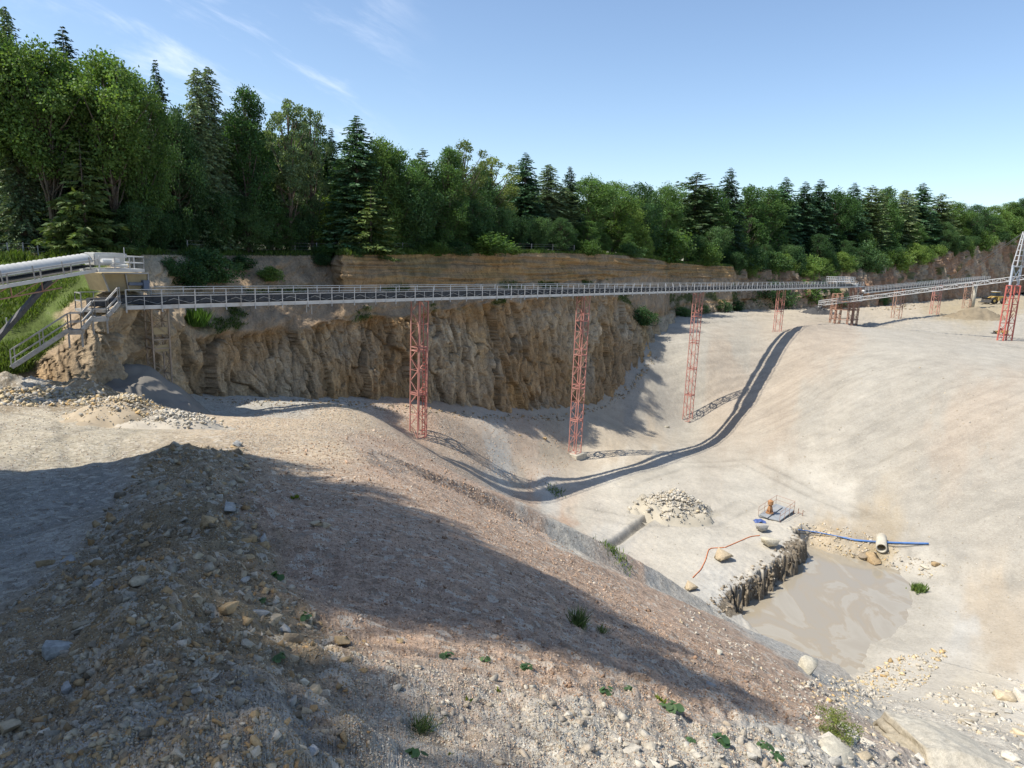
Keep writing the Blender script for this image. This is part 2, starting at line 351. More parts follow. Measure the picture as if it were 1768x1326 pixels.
def ground(X, Y):
    sh = X.shape; X = X.ravel(); Y = Y.ravel(); r = np.hypot(X, Y)
    Z = tps(X, Y)
    far = sstep(300, 700, r); Z = np.clip(Z, -30, -1.0)
    Z = Z*(1-far)+(-13)*far
    Z = np.where(Y < -25, -2.0-0.0*Y, Z)
    # undulation that grows with distance from the roads
    fl = sstep(-24, -27, Z)
    near = np.exp(-r/9.0)
    Z = Z+fbm(X*0.16, Y*0.16, 3, 3)*0.22*(1-0.5*fl)*sstep(4, 20, r)
    # rills down the tip slope and the far slope
    q1 = -0.587*X+0.81*Y; p1 = 0.81*X+0.587*Y
    ls = sstep(0.6, -0.6, Z-LSf(X, Y)-1.0)*sstep(0.5, 3, Rf(Y)-Z)*(1-fl)*(Y < 75)
    Z = Z+ls*(fbm(q1*1.1+fbm(p1*.2, q1*.3, 5, 2), p1*0.09, 9, 3)*0.16+fbm(q1*5, p1*0.5, 19, 3)*0.035)
    q2 = -0.3*X+0.95*Y; p2 = 0.95*X+0.3*Y
    rs = (1-fl)*sstep(15, 25, X)*sstep(40, 60, Y)*sstep(-15.5, -18, Z)
    Z = Z+rs*(fbm(q2*0.55+fbm(p2*.12, q2*.12, 8, 2)*0.8, p2*0.07, 21, 3)*0.30+fbm(q2*2.2+fbm(p2*.3, q2*.3, 12, 2)*.8, p2*0.14, 22, 3)*0.14)
    gv = fbm(q2*0.42+fbm(p2*.1, q2*.1, 28, 2)*.9, p2*0.035, 27, 3); Z = Z-rs*.13*np.exp(-np.abs(gv)/.05)
    # the berm of rubble: lumpy
    db, sb = seg_d(X, Y, BERM); bm_ = np.exp(-(db/1.3)**2)
    Z = Z+bm_*(fbm(X*1.3, Y*1.3, 31, 4)*0.28+fbm(X*4.5, Y*4.5, 33, 3)*0.10)
    Z = Z+near*fbm(X*3, Y*3, 37, 4)*0.10+np.exp(-(r/13)**2)*sstep(-1.5, 2, X)*(np.abs(fbm(X*3.2, Y*3.2, 39, 4))*.20+fbm(X*9, Y*9, 40, 3)*.05)
    Z = Z+fbm(X*2.2, Y*2.2, 41, 4)*0.05*sstep(3, 12, r)
    # windrow of rubble along the foot of the left rock face
    dw, _ = seg_d(X, Y, [atH(-150, 690, -9.5), atH(0, 684, -9.5), atH(100, 684, -9.6), atH(165, 690, -10)])
    Z = Z+np.exp(-(dw/1.1)**2)*(0.75+fbm(X*1.5, Y*1.5, 43, 3)*0.5)
    dk_, _ = seg_d(X, Y, [atH(1382, 573, -13.6), atH(1455, 571, -14.0)]); Z = Z+np.exp(-(dk_/2.2)**2)*.8
    for T_ in TRACKS:
        dt, _ = seg_d(X, Y, T_)
        Z = Z-np.where(dt < 3, .07*np.exp(-((dt-1.05)/.28)**2)*(.4+.8*vnoise(X*.7, Y*.7, 45)), 0)
    # drainage ditch with spoil on both sides
    dd, sd_ = seg_d(X, Y, DITCH); k = 1.0
    Z = Z+np.where(dd < 1.6, 0.10*np.exp(-((dd-0.72)/0.33)**2)*(1+fbm(X*2, Y*2, 47, 2)*0.5)-0.5*np.exp(-(dd/0.42)**2), 0)
    # pond
    sd, sl_ = poly_sd(X, Y, POND, POND_S)
    w = fbm(X*0.9, Y*0.9, 51, 4)
    sd2 = sd+w*np.where(sl_ > 2.5, 0.75, 0.35)+np.where(sl_ > 2.5, fbm(X*2.6, Y*2.6, 53, 4)*0.75, 0)
    bank = WATER-0.03+np.where(sd2 > 0, sd2*sl_, sd2*0.7)
    inpond = bank < Z
    steep = np.exp(-np.clip(sd, 0, 99)/0.8)*(sl_ > 2.5)
    Z = np.where(inpond, np.maximum(bank, WATER-1.5), Z)
    Z = Z+(sd > 0)*(sl_ > 0.3)*np.exp(-np.clip(sd, 0, 99)/1.6)*fbm(X*2.4, Y*2.4, 57, 4)*0.22
    # shallow hollow under the pump deck
    return Z.reshape(sh)

# polar grid round the camera: even density in the picture, open to the horizon
th = np.r_[np.radians(np.arange(-180, -45, 4.5)), np.radians(np.arange(-45, 45, 0.088)), np.radians(np.arange(45, 181, 4.5))]
th[-1] = math.pi
r1 = 0.7*1.0125**np.arange(0, 290); r1 = r1[r1 < 24]
r2 = np.arange(24, 76, 0.125); r3 = np.arange(76, 165, 0.33); r4 = 165*1.014**np.arange(0, 70); r5 = r4[-1]*1.12**np.arange(1, 22)
rr = np.r_[r1, r2, r3, r4, r5]
TH, RR = np.meshgrid(th, rr); GX = RR*np.sin(TH); GY = RR*np.cos(TH)
GZ = ground(GX, GY)
def hit(px, py):
    """where the sight line through a pixel first meets the ground"""
    d = rays(np.atleast_1d(px), np.atleast_1d(py)); hor = np.hypot(d[:, 0], d[:, 1]); a = np.arctan2(d[:, 0], d[:, 1]); sl = d[:, 2]/hor
    outp = np.zeros((len(d), 3))
    for i in range(0, len(d), 4000):
        ci = np.clip(np.searchsorted(th, a[i:i+4000]), 1, len(th)-1)
        f = ((a[i:i+4000]-th[ci-1])/(th[ci]-th[ci-1]))[None]
        z = GZ[:, ci-1]*(1-f)+GZ[:, ci]*f; lz = rr[:, None]*sl[None, i:i+4000]; g = lz-z
        k = np.argmax(g < 0, 0); k = np.where(k == 0, len(rr)-1, k); j = np.arange(len(k))
        g0 = g[k-1, j]; g1 = g[k, j]; tt = np.clip(g0/(g0-g1+1e-9), 0, 1); R_ = rr[k-1]*(1-tt)+rr[k]*tt
        outp[i:i+4000] = d[i:i+4000]/hor[i:i+4000, None]*R_[:, None]
    return outp
def gz(X, Y):
    """bilinear look-up of the built ground"""
    X = np.atleast_1d(np.asarray(X, float)); Y = np.atleast_1d(np.asarray(Y, float)); a = np.arctan2(X, Y); r = np.hypot(X, Y)
    ci = np.clip(np.searchsorted(th, a), 1, len(th)-1); ri = np.clip(np.searchsorted(rr, r), 1, len(rr)-1)
    f = (a-th[ci-1])/(th[ci]-th[ci-1]); g = np.clip((r-rr[ri-1])/(rr[ri]-rr[ri-1]), 0, 1)
    return (GZ[ri-1, ci-1]*(1-f)+GZ[ri-1, ci]*f)*(1-g)+(GZ[ri, ci-1]*(1-f)+GZ[ri, ci]*f)*g
def gp(x, y): return np.array([x, y, float(gz(x, y)[0])])

# colours of the ground by material; the road also has its shade painted in
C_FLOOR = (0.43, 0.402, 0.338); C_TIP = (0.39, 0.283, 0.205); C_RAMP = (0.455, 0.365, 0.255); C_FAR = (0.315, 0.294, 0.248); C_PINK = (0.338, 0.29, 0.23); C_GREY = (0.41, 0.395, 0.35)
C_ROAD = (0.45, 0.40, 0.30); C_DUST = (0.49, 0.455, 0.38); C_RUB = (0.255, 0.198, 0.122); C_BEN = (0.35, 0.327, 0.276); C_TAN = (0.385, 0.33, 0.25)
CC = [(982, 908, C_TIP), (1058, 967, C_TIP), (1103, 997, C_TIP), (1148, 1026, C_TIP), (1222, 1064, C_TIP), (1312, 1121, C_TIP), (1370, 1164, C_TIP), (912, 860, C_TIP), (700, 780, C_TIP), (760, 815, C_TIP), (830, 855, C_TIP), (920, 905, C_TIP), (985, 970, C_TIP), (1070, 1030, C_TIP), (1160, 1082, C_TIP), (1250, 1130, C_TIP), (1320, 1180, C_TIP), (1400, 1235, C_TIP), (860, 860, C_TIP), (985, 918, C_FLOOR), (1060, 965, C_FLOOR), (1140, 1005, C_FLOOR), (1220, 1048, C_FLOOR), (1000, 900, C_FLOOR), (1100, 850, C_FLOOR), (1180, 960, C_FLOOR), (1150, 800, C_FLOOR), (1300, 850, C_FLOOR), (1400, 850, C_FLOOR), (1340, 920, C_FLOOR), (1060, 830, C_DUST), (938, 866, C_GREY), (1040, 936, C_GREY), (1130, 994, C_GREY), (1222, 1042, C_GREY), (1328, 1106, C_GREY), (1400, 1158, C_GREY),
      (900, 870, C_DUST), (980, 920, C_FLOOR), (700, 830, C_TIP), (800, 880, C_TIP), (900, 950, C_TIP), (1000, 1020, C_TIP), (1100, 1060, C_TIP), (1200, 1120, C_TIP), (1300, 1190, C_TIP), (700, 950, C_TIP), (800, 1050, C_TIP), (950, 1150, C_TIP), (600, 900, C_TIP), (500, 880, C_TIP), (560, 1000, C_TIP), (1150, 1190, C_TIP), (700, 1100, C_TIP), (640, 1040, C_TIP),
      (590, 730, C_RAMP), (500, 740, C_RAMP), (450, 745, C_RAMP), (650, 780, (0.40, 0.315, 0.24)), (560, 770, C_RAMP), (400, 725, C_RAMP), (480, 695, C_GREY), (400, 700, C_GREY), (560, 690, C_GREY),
      (50, 720, C_ROAD), (150, 740, C_ROAD), (100, 770, C_ROAD), (60, 860, (0.36, 0.335, 0.29)), (150, 840, (0.36, 0.335, 0.29)), (30, 950, (0.36, 0.335, 0.29)), (200, 720, C_ROAD),  # the darker, greyer road tones paint in the shade on its near stretch
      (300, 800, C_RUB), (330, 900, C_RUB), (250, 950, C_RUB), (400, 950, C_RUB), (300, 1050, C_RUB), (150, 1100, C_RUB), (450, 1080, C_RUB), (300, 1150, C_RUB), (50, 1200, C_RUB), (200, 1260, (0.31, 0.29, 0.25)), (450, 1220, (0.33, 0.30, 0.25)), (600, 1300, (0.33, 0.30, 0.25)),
      (800, 1200, (0.40, 0.33, 0.26)), (750, 1290, (0.40, 0.35, 0.28)), (1000, 1270, C_DUST), (1200, 1310, C_DUST), (1100, 1240, (0.42, 0.36, 0.29)), (1350, 1300, C_DUST), (1450, 1310, C_DUST), (1600, 1250, C_DUST), (1700, 1300, C_DUST), (1500, 1230, C_DUST), (1700, 1180, (0.44, 0.40, 0.32)), (1768, 1200, C_DUST),
      (730, 725, C_TIP), (830, 780, (0.40, 0.315, 0.235)), (900, 780, (0.40, 0.315, 0.235)), (960, 760, C_TAN), (870, 800, C_GREY), (850, 790, C_GREY), (900, 820, (0.38, 0.33, 0.26)), (780, 760, (0.38, 0.30, 0.225)), (1060, 745, C_TAN), (1120, 755, C_TAN), (1040, 710, C_TAN),
      (1150, 650, C_FAR), (1100, 690, C_FAR), (1200, 600, C_BEN), (1250, 640, C_PINK), (1180, 690, C_FAR), (1280, 600, C_FAR), (1270, 680, C_PINK), (1380, 640, C_PINK), (1400, 700, C_FAR), (1350, 720, C_PINK), (1500, 640, C_BEN), (1500, 720, C_FAR), (1600, 680, C_FAR), (1700, 720, C_PINK), (1640, 760, C_PINK), (1500, 800, C_FAR), (1600, 850, C_FAR), (1700, 850, C_FAR), (1768, 900, C_FAR), (1450, 860, C_FLOOR), (1650, 930, C_FAR),
      (1400, 575, C_PINK), (1450, 580, C_PINK), (1550, 600, C_BEN), (1700, 610, C_BEN), (1600, 570, C_BEN), (1500, 570, C_BEN), (1250, 548, C_BEN), (1350, 545, (0.40, 0.35, 0.27)), (1550, 535, (0.40, 0.35, 0.27)), (1650, 540, (0.33, 0.28, 0.19)), (1720, 535, (0.33, 0.28, 0.19)), (1768, 560, C_BEN),
      (1580, 1000, C_FLOOR), (1620, 1080, C_FLOOR), (1560, 1130, C_FLOOR), (1660, 1090, C_GREY), (1700, 1050, C_TAN), (1740, 1120, C_TAN), (1500, 930, C_TAN), (1430, 915, (0.40, 0.33, 0.23)), (1480, 1190, (0.44, 0.40, 0.33)), (1520, 1170, C_FLOOR), (1420, 1010, (0.33, 0.29, 0.22)), (1500, 960, (0.28, 0.22, 0.12)),
      (40, 655, C_GREY), (100, 690, C_RUB), (200, 690, C_RUB), (30, 690, C_RUB)]
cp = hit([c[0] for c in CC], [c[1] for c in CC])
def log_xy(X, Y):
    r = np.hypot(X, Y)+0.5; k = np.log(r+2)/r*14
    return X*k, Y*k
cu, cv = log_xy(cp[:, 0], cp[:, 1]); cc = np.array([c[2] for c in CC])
def streak(X, Y):
    q2 = -0.3*X+0.95*Y; p2 = 0.95*X+0.3*Y
    return .5*fbm(q2*0.7+fbm(p2*.1, q2*.1, 8, 2)*1.5, p2*0.05, 25, 4)+.7*fbm(q2*3.2+fbm(p2*.3, q2*.3, 8, 2)*1.5, p2*0.10, 26, 3)-.9*np.exp(-np.abs(fbm(q2*0.42+fbm(p2*.1, q2*.1, 28, 2)*.9, p2*0.035, 27, 3))/.05)
def gcol(X, Y):
    sh = X.shape; X = X.ravel(); Y = Y.ravel(); o = np.zeros((X.size, 3), np.float32)
    r = np.hypot(X, Y); sc = 2.5/(1+r*0.05)
    U, V = log_xy(X, Y)
    wa = fbm(U*1.3, V*1.3, 61, 4)*1.0; V = V+fbm(U*1.3, V*1.3, 67, 4)*1.0; U = U+wa
    for i in range(0, X.size, 30000):
        d2 = (U[i:i+30000, None].astype(np.float32)-cu[None].astype(np.float32))**2+(V[i:i+30000, None].astype(np.float32)-cv[None].astype(np.float32))**2
        w = 1/(d2+0.35)**1.9; w /= w.sum(1, keepdims=True); o[i:i+30000] = w@cc.astype(np.float32)
    return o
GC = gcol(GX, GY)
GRAIN = np.clip(sstep(-26.8, -24, LSf(GX, GY)).ravel()*(GY.ravel() < 78)*.75+.34+.3*np.exp(-np.hypot(GX, GY).ravel()/10), 0, 1)
_sd, _sv = poly_sd(GX.ravel(), GY.ravel(), POND, POND_S)
_rsm = sstep(15, 25, GX)*sstep(45, 65, GY)*sstep(-27, -25, GZ)*sstep(-13.9, -15, GZ); GC = GC*(1+(.14*_rsm*streak(GX, GY)).ravel()[:, None])
_wet = ((_sd < 3.5)*(GZ.ravel() < WATER+0.9))[:, None]*sstep(0.5, 0.05, GZ.ravel()-WATER)[:, None]
GC = GC*(1-0.16*_wet)
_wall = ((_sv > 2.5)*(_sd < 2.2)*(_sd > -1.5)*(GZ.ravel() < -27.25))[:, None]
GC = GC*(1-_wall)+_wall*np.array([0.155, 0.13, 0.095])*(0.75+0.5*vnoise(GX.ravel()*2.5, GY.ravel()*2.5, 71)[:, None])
for T_ in TRACKS:
    _dt, _ = seg_d(GX.ravel(), GY.ravel(), T_); GC = GC*(1-(.16*np.exp(-((_dt-1.05)/.4)**2)+.07*np.exp(-(_dt/2.4)**2))*(.3+.9*vnoise(GX.ravel()*.5, GY.ravel()*.5, 46)))[:, None]
_dd, _ = seg_d(GX.ravel(), GY.ravel(), DITCH); GC = GC*(1-0.6*np.exp(-(_dd/0.55)**2)[:, None])
nr_, nt_ = GX.shape
idx = np.arange(nr_*nt_).reshape(nr_, nt_)
F = np.stack([idx[:-1, :-1], idx[:-1, 1:], idx[1:, 1:], idx[1:, :-1]], -1).reshape(-1, 4)[:, ::-1]

def mulv(t, a, b):
    n = N(t, 'ShaderNodeMath', operation='MULTIPLY'); t.links.new(a, n.inputs[0]); t.links.new(b, n.inputs[1]); return n.outputs[0]
def ground_material(name, grain=1.0):
    m, t, p = nodes(name)
    at = N(t, 'ShaderNodeAttribute', attribute_name='Col'); geo = N(t, 'ShaderNodeNewGeometry'); v = geo.outputs['Position']
    n1 = noise(t, 0.35, 6, 0.65, v); n2 = noise(t, 3.2, 6, 0.7, v); n3 = noise(t, 26.0, 4, 0.7, v)
    c = mixrgb(t, at.outputs['Color'], (0.5, 0.5, 0.5), 0.0)
    ga = N(t, 'ShaderNodeAttribute', attribute_name='Grain'); gr_ = ga.outputs['Fac']
    def damp(v):
        a = N(t, 'ShaderNodeMath', operation='MULTIPLY_ADD'); t.links.new(v, a.inputs[0]); t.links.new(gr_, a.inputs[1]); a.inputs[2].default_value = 1.0; return a.outputs[0]
    k1 = maprange(t, n1, 0.3, 0.7, 0.86, 1.13); k2 = damp(maprange(t, n2, 0.28, 0.72, -.27, .25)); k3 = damp(maprange(t, n3, 0.3, 0.7, -.36, .34))
    m1 = N(t, 'ShaderNodeMath', operation='MULTIPLY'); t.links.new(k1, m1.inputs[0]); t.links.new(k2, m1.inputs[1])
    m2 = N(t, 'ShaderNodeMath', operation='MULTIPLY'); t.links.new(m1.outputs[0], m2.inputs[0]); t.links.new(k3, m2.inputs[1])
    vm = N(t, 'ShaderNodeVectorMath', operation='SCALE'); t.links.new(at.outputs['Color'], vm.inputs[0]); t.links.new(m2.outputs[0], vm.inputs['Scale'])
    # ochre and grey flecks of single stones
    vo = N(t, 'ShaderNodeTexVoronoi'); vo.inputs['Scale'].default_value = 9.0; t.links.new(v, vo.inputs['Vector'])
    sep = N(t, 'ShaderNodeSeparateColor'); t.links.new(vo.outputs['Color'], sep.inputs[0])
    c = mixrgb(t, vm.outputs[0], (0.52, 0.48, 0.40), mulv(t, maprange(t, sep.outputs[0], 0.80, 0.84, 0, 0.55), gr_))
    c = mixrgb(t, c, (0.16, 0.12, 0.085), mulv(t, maprange(t, sep.outputs[1], 0.86, 0.9, 0, 0.5), gr_))
    t.links.new(c, p.inputs['Base Color']); p.inputs['Roughness'].default_value = 0.95; p.inputs['Specular IOR Level'].default_value = 0.12
    b = bump(t, p, mulv(t, n2, gr_), 0.35*grain, 0.22)
    b = bump(t, p, mulv(t, n3, gr_), 0.55*grain, 0.05, b)
    b = bump(t, p, mulv(t, vo.outputs['Distance'], gr_), 0.4*grain, 0.05, b)
    return m
M_GROUND = ground_material('quarry_ground')
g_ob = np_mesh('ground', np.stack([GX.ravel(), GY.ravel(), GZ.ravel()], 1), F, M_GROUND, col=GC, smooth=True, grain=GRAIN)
tag(g_ob, 'pale gravel quarry ground with tipped slopes and haul road', None, None, 'structure')

# ------------------------------------------------------------------ cliff and plateau
cl = np.array(CLP)                                    # (n, 4, 3)
mid = cl[:, 1, :2]; sl_ = np.r_[0, np.cumsum(np.hypot(*np.diff(mid, axis=0).T))]
ns_near = np.arange(0, sl_[-1], 0.16); 
# finer near the camera, coarser far away
sS = [0.0]
while sS[-1] < sl_[-1]:
    x = np.interp(sS[-1], sl_, mid[:, 0]); y = np.interp(sS[-1], sl_, mid[:, 1]); sS.append(sS[-1]+max(0.10, math.hypot(x, y)/680))
sS = np.array(sS[:-1])
rows = np.array([np.r_[np.linspace(0, 1, 150), np.linspace(1, 2, 50)[1:], np.linspace(2, 3, 64)[1:]]])[0]
B = np.stack([np.stack([np.interp(sS, sl_, cl[:, k, j]) for j in range(3)], -1) for k in range(4)], 0)   # (4, ns, 3)
k0 = np.clip(np.floor(rows).astype(int), 0, 2); f0 = rows-k0
CPT = B[k0]*(1-f0)[:, None, None]+B[k0+1]*f0[:, None, None]            # (nt, ns, 3)
CPT[0, :, 2] -= 1.6
tg = np.gradient(CPT[:, :, :2], axis=1)
kk = 25; ker = np.ones(kk)/kk
for r_ in range(tg.shape[0]):
    for j in (0, 1): tg[r_, :, j] = np.convolve(np.pad(tg[r_, :, j], kk//2, 'edge'), ker, 'valid')
tg /= np.linalg.norm(tg, axis=-1, keepdims=True)
NRM = np.stack([tg[..., 1], -tg[..., 0]], -1)           # towards the pit
SS = np.broadcast_to(sS[None], CPT.shape[:2]); TT = CPT[..., 2]; RW = np.broadcast_to(rows[:, None], SS.shape)
lower = sstep(1.12, 0.95, RW); ledge = sstep(0.95, 1.1, RW)*sstep(2.05, 1.9, RW); upper = sstep(1.9, 2.1, RW)
sk = SS+TT*0.25                                        # joints lean
warp = fbm(SS*.25, TT*.25, 101, 3)*0.9
id1, e1, q1x, q1y = worley2((sk+warp)/1.9, TT/6.5+warp*.25, 103); id2, e2, q2x, q2y = worley2((sk+warp*0.6)/0.8, TT/2.2+warp*.2, 107); id3, e3, q3x, q3y = worley2((sk+warp*0.3)/0.35, TT/.8, 111)
far_s = np.clip(np.hypot(CPT[..., 0], CPT[..., 1])/70, 0.7, 3)
fr = lambda v, k: (v*k) % 1-.5
disp = lower*((id1-0.5)*1.25+q1x*fr(id1, 37.7)*1.7+q1y*fr(id1, 91.3)*.8+(id2-0.5)*0.55+q2x*fr(id2, 53.1)*.8+q2y*fr(id2, 17.9)*.5+(id3-.5)*.24+q3x*fr(id3, 71.1)*.3-0.35*np.exp(-e1/0.03)-0.12*np.exp(-e2/0.03)-.3*np.exp(-(np.abs((sk/1.35+fbm(SS*.5, TT*.22, 145, 3)*.9) % 1-.5)/.05)**2)*sstep(.35, .6, vnoise(SS*.4, TT*.28, 146))+fbm(SS*.12, TT*.1, 109, 3)*1.2)
s585 = np.interp(588, [c[0] for c in CL], sl_); s1274 = np.interp(1268, [c[0] for c in CL], sl_); band = sstep(s585-1.5, s585+.5, SS)*sstep(s1274+2, s1274-6, SS); farw = sstep(s1274-4, s1274+4, SS)
st = TT*1.0+fbm(SS*.06, TT*.3, 113, 3)*0.5
lay = vnoise(st*1.9, SS*0.05, 117)+0.5*vnoise(st*4.5, SS*0.12, 119)
disp = disp+upper*band*((lay-0.75)*0.9)+upper*(1-farw)*fbm(SS*.35, TT*.5, 121, 4)*(.55+.7*(1-band))+np.maximum(upper, ledge)*farw*((id1-.5)*2.2+q1x*fr(id1, 37.7)*3+(id2-.5)*.9)
disp = disp+ledge*(fbm(SS*.3, RW*3, 123, 4)*0.8)
disp = disp+fbm(SS*1.1, TT*1.1, 127, 4)*0.22
# the first metres at the left are slumped boulder ground: rounder, lumpier
lump = sstep(0, 6, SS-np.interp(60, [c[0] for c in CL], sl_))*sstep(6, 0, SS-np.interp(300, [c[0] for c in CL], sl_))
disp = disp*(1-0.45*lump)+lump*(fbm(SS*.38, TT*.42, 131, 3)*1.7+fbm(SS*1.4, TT*1.4, 133, 3)*0.4)
_gx, _gy = proj(CPT.reshape(-1, 3)); _gx = _gx.reshape(SS.shape); _gy = _gy.reshape(SS.shape)
grass = sstep(10, -10, _gx-np.interp(_gy, [440, 475, 505, 540, 600, 640], [205, 185, 165, 118, 82, 45])+fbm(SS*.6, TT*.6, 165, 3)*42)*sstep(.5, .85, RW)*(SS < s585)
disp = disp*(1-0.7*grass)
edge = sstep(3.0, 2.85, RW); disp = disp*edge
CPT[..., :2] += NRM*disp[..., None]
CPT[..., 2] += (ledge*fbm(SS*.5, RW*4, 137, 3)*0.35+upper*fbm(SS*.5, RW*4, 139, 2)*0.1)*edge
cl_col = np.zeros(SS.shape+(3,))
grey = np.array([0.35, 0.28, 0.19]); ochre = np.array([0.40, 0.255, 0.11]); brown = np.array([0.30, 0.205, 0.112]); dirt = np.array([0.31, 0.23, 0.15]); dark = np.array([0.10, 0.085, 0.065])
crk = np.exp(-(np.abs((sk/1.35+fbm(SS*.5, TT*.22, 145, 3)*.9) % 1-.5)/.035)**2)*sstep(.35, .6, vnoise(SS*.4, TT*.28, 146))
a1 = sstep(-.25, .35, fbm(SS*.11, TT*.16, 141, 4))[..., None]; a2 = sstep(.0, .45, fbm(sk*.16+3, TT*.09, 143, 4))[..., None]
low = brown*(1-a1)+grey*a1; low = low*(1-0.55*a2)+ochre*0.55*a2
low = low*1.08*(1-.55*crk[..., None])*(0.74+0.36*id2[..., None]+.22*id3[..., None])*(1-0.5*np.exp(-e1/0.035)[..., None])*(1-.3*np.exp(-e2/.03)[..., None])
hst = vnoise(st*2.6, SS*0.04, 147)[..., None]; upc = brown*(1-hst)+ochre*0.85*hst; upc = upc*(0.75+0.5*vnoise(st*7, SS*.15, 149)[..., None])
rust = sstep(0.16, 0.0, np.abs(RW-1.0)+fbm(SS*.3, TT*.2, 151, 2)*0.08)[..., None]*sstep(8, 20, SS-np.interp(250, [c[0] for c in CL], sl_))[..., None]
dk = (dirt*(.8+.4*vnoise(SS*.8, TT*.8, 158)[..., None])); um = sstep(-.15, .3, fbm(SS*.22, TT*.7, 166, 4))[..., None]*.55; upc = (upc*(1-um)+dirt*.9*um)*(1-.4*crk[..., None]); upc = upc*band[..., None]+dk*(1-band[..., None])
cl_col = low*lower[..., None]+dk*ledge[..., None]+upc*upper[..., None]
cl_col = cl_col/np.maximum((lower+ledge+upper)[..., None], 1e-3)
cl_col = cl_col*(1-0.5*rust)+0.5*rust*np.array([0.34, 0.19, 0.07])
lightd = np.array([0.42, 0.335, 0.225]); cl_col = cl_col*(1-lump[..., None]*0.75)+lightd*lump[..., None]*0.75*(0.85+.3*vnoise(SS*2, TT*2, 153)[..., None])
# the far wall is redder and greyer
fw_ = sstep(0, 30, SS-np.interp(1274, [c[0] for c in CL], sl_))[..., None]
farc = (np.array([0.30, 0.185, 0.115])*(1-a1)+np.array([0.32, 0.255, 0.185])*a1)*(0.7+.6*vnoise(sk*.5, TT*.06, 157)[..., None])
cl_col = cl_col*(1-fw_)+farc*fw_
mv = (sstep(.12, .4, fbm(SS*.16, RW*1.6, 161, 4))*np.maximum(ledge, 0.35*upper)*sstep(6, 30, SS))[..., None]
gr = np.array([0.055, 0.085, 0.022])
cl_col = cl_col*(1-0.7*mv)+gr*0.7*mv
cl_col = cl_col*(1-grass[..., None])+grass[..., None]*np.array([0.085, 0.115, 0.03])*(0.7+.6*vnoise(SS*.9, TT*.9, 163)[..., None])
nt2, ns2 = SS.shape; idc = np.arange(nt2*ns2).reshape(nt2, ns2)
FC = np.stack([idc[:-1, :-1], idc[:-1, 1:], idc[1:, 1:], idc[1:, :-1]], -1).reshape(-1, 4)
def cliff_material():
    m, t, p = nodes('quarry_rock')
    at = N(t, 'ShaderNodeAttribute', attribute_name='Col'); uvn = N(t, 'ShaderNodeUVMap'); geo = N(t, 'ShaderNodeNewGeometry')
    mpn = N(t, 'ShaderNodeMapping'); mpn.inputs['Scale'].default_value = (1.0, 0.45, 1.0); t.links.new(uvn.outputs[0], mpn.inputs['Vector'])
    v = mpn.outputs[0]
    n1 = noise(t, 0.9, 8, 0.7, v, 0.4); n2 = noise(t, 5.0, 6, 0.72, geo.outputs['Position']); 
    vo = N(t, 'ShaderNodeTexVoronoi', feature='DISTANCE_TO_EDGE'); vo.inputs['Scale'].default_value = 1.5; t.links.new(v, vo.inputs['Vector'])
    k1 = maprange(t, n1, 0.3, 0.7, 0.72, 1.28); k2 = maprange(t, n2, 0.3, 0.7, 0.72, 1.30)
    m1 = N(t, 'ShaderNodeMath', operation='MULTIPLY'); t.links.new(k1, m1.inputs[0]); t.links.new(k2, m1.inputs[1])
    vm = N(t, 'ShaderNodeVectorMath', operation='SCALE'); t.links.new(at.outputs['Color'], vm.inputs[0]); t.links.new(m1.outputs[0], vm.inputs['Scale'])
    pale = noise(t, 2.2, 5, 0.7, v)
    c = mixrgb(t, vm.outputs[0], (0.36, 0.33, 0.27), maprange(t, pale, 0.60, 0.72, 0, 0.3))
    t.links.new(c, p.inputs['Base Color']); p.inputs['Roughness'].default_value = 0.93; p.inputs['Specular IOR Level'].default_value = 0.15
    b = bump(t, p, n1, 0.7, 0.5); b = bump(t, p, n2, 0.6, 0.15, b); bump(t, p, maprange(t, vo.outputs['Distance'], 0, 0.12, 0, 1), 0.35, 0.12, b)
    return m
M_CLIFF = cliff_material()
uvc = np.stack([sk.ravel(), TT.ravel()], 1)
tag(np_mesh('cliff', CPT.reshape(-1, 3), FC, M_CLIFF, col=cl_col.reshape(-1, 3), uv=uvc, smooth=False), 'jointed brown limestone quarry face below the wood', None, None, 'structure')
# plateau: from the cliff top back to the horizon
top = CPT[-1, ::3]; th_t = np.arctan2(top[:, 0], top[:, 1]); r_t = np.hypot(top[:, 0], top[:, 1])
PR = np.r_[0, 1.2, 3, 6, 12, 25, 50, 100, 200, 400, 900, 2500]
pv = []
for k, dr in enumerate(PR):
    q = top*((r_t+dr)/r_t)[:, None]; q[:, 2] = top[:, 2]+(0.12*min(dr, 3)+fbm(q[:, 0]*.2, q[:, 1]*.2, 171, 3)*0.3*(dr > 0))+min(dr, 100)*0.008
    pv.append(q)
pv = np.array(pv); ip = np.arange(pv.shape[0]*pv.shape[1]).reshape(pv.shape[:2])
FP = np.stack([ip[:-1, :-1], ip[:-1, 1:], ip[1:, 1:], ip[1:, :-1]], -1).reshape(-1, 4)
m, t, p = nodes('forest_floor'); geo = N(t, 'ShaderNodeNewGeometry')
c = mixrgb(t, (0.05, 0.075, 0.02), (0.10, 0.085, 0.05), maprange(t, noise(t, 0.8, 6, 0.6, geo.outputs['Position']), 0.4, 0.6, 0, 1))
t.links.new(c, p.inputs['Base Color']); p.inputs['Roughness'].default_value = 1.0; M_FOREST = m
tag(np_mesh('plateau', pv.reshape(-1, 3), FP, M_FOREST, smooth=True), 'wooded plateau above the quarry face', None, None, 'structure')
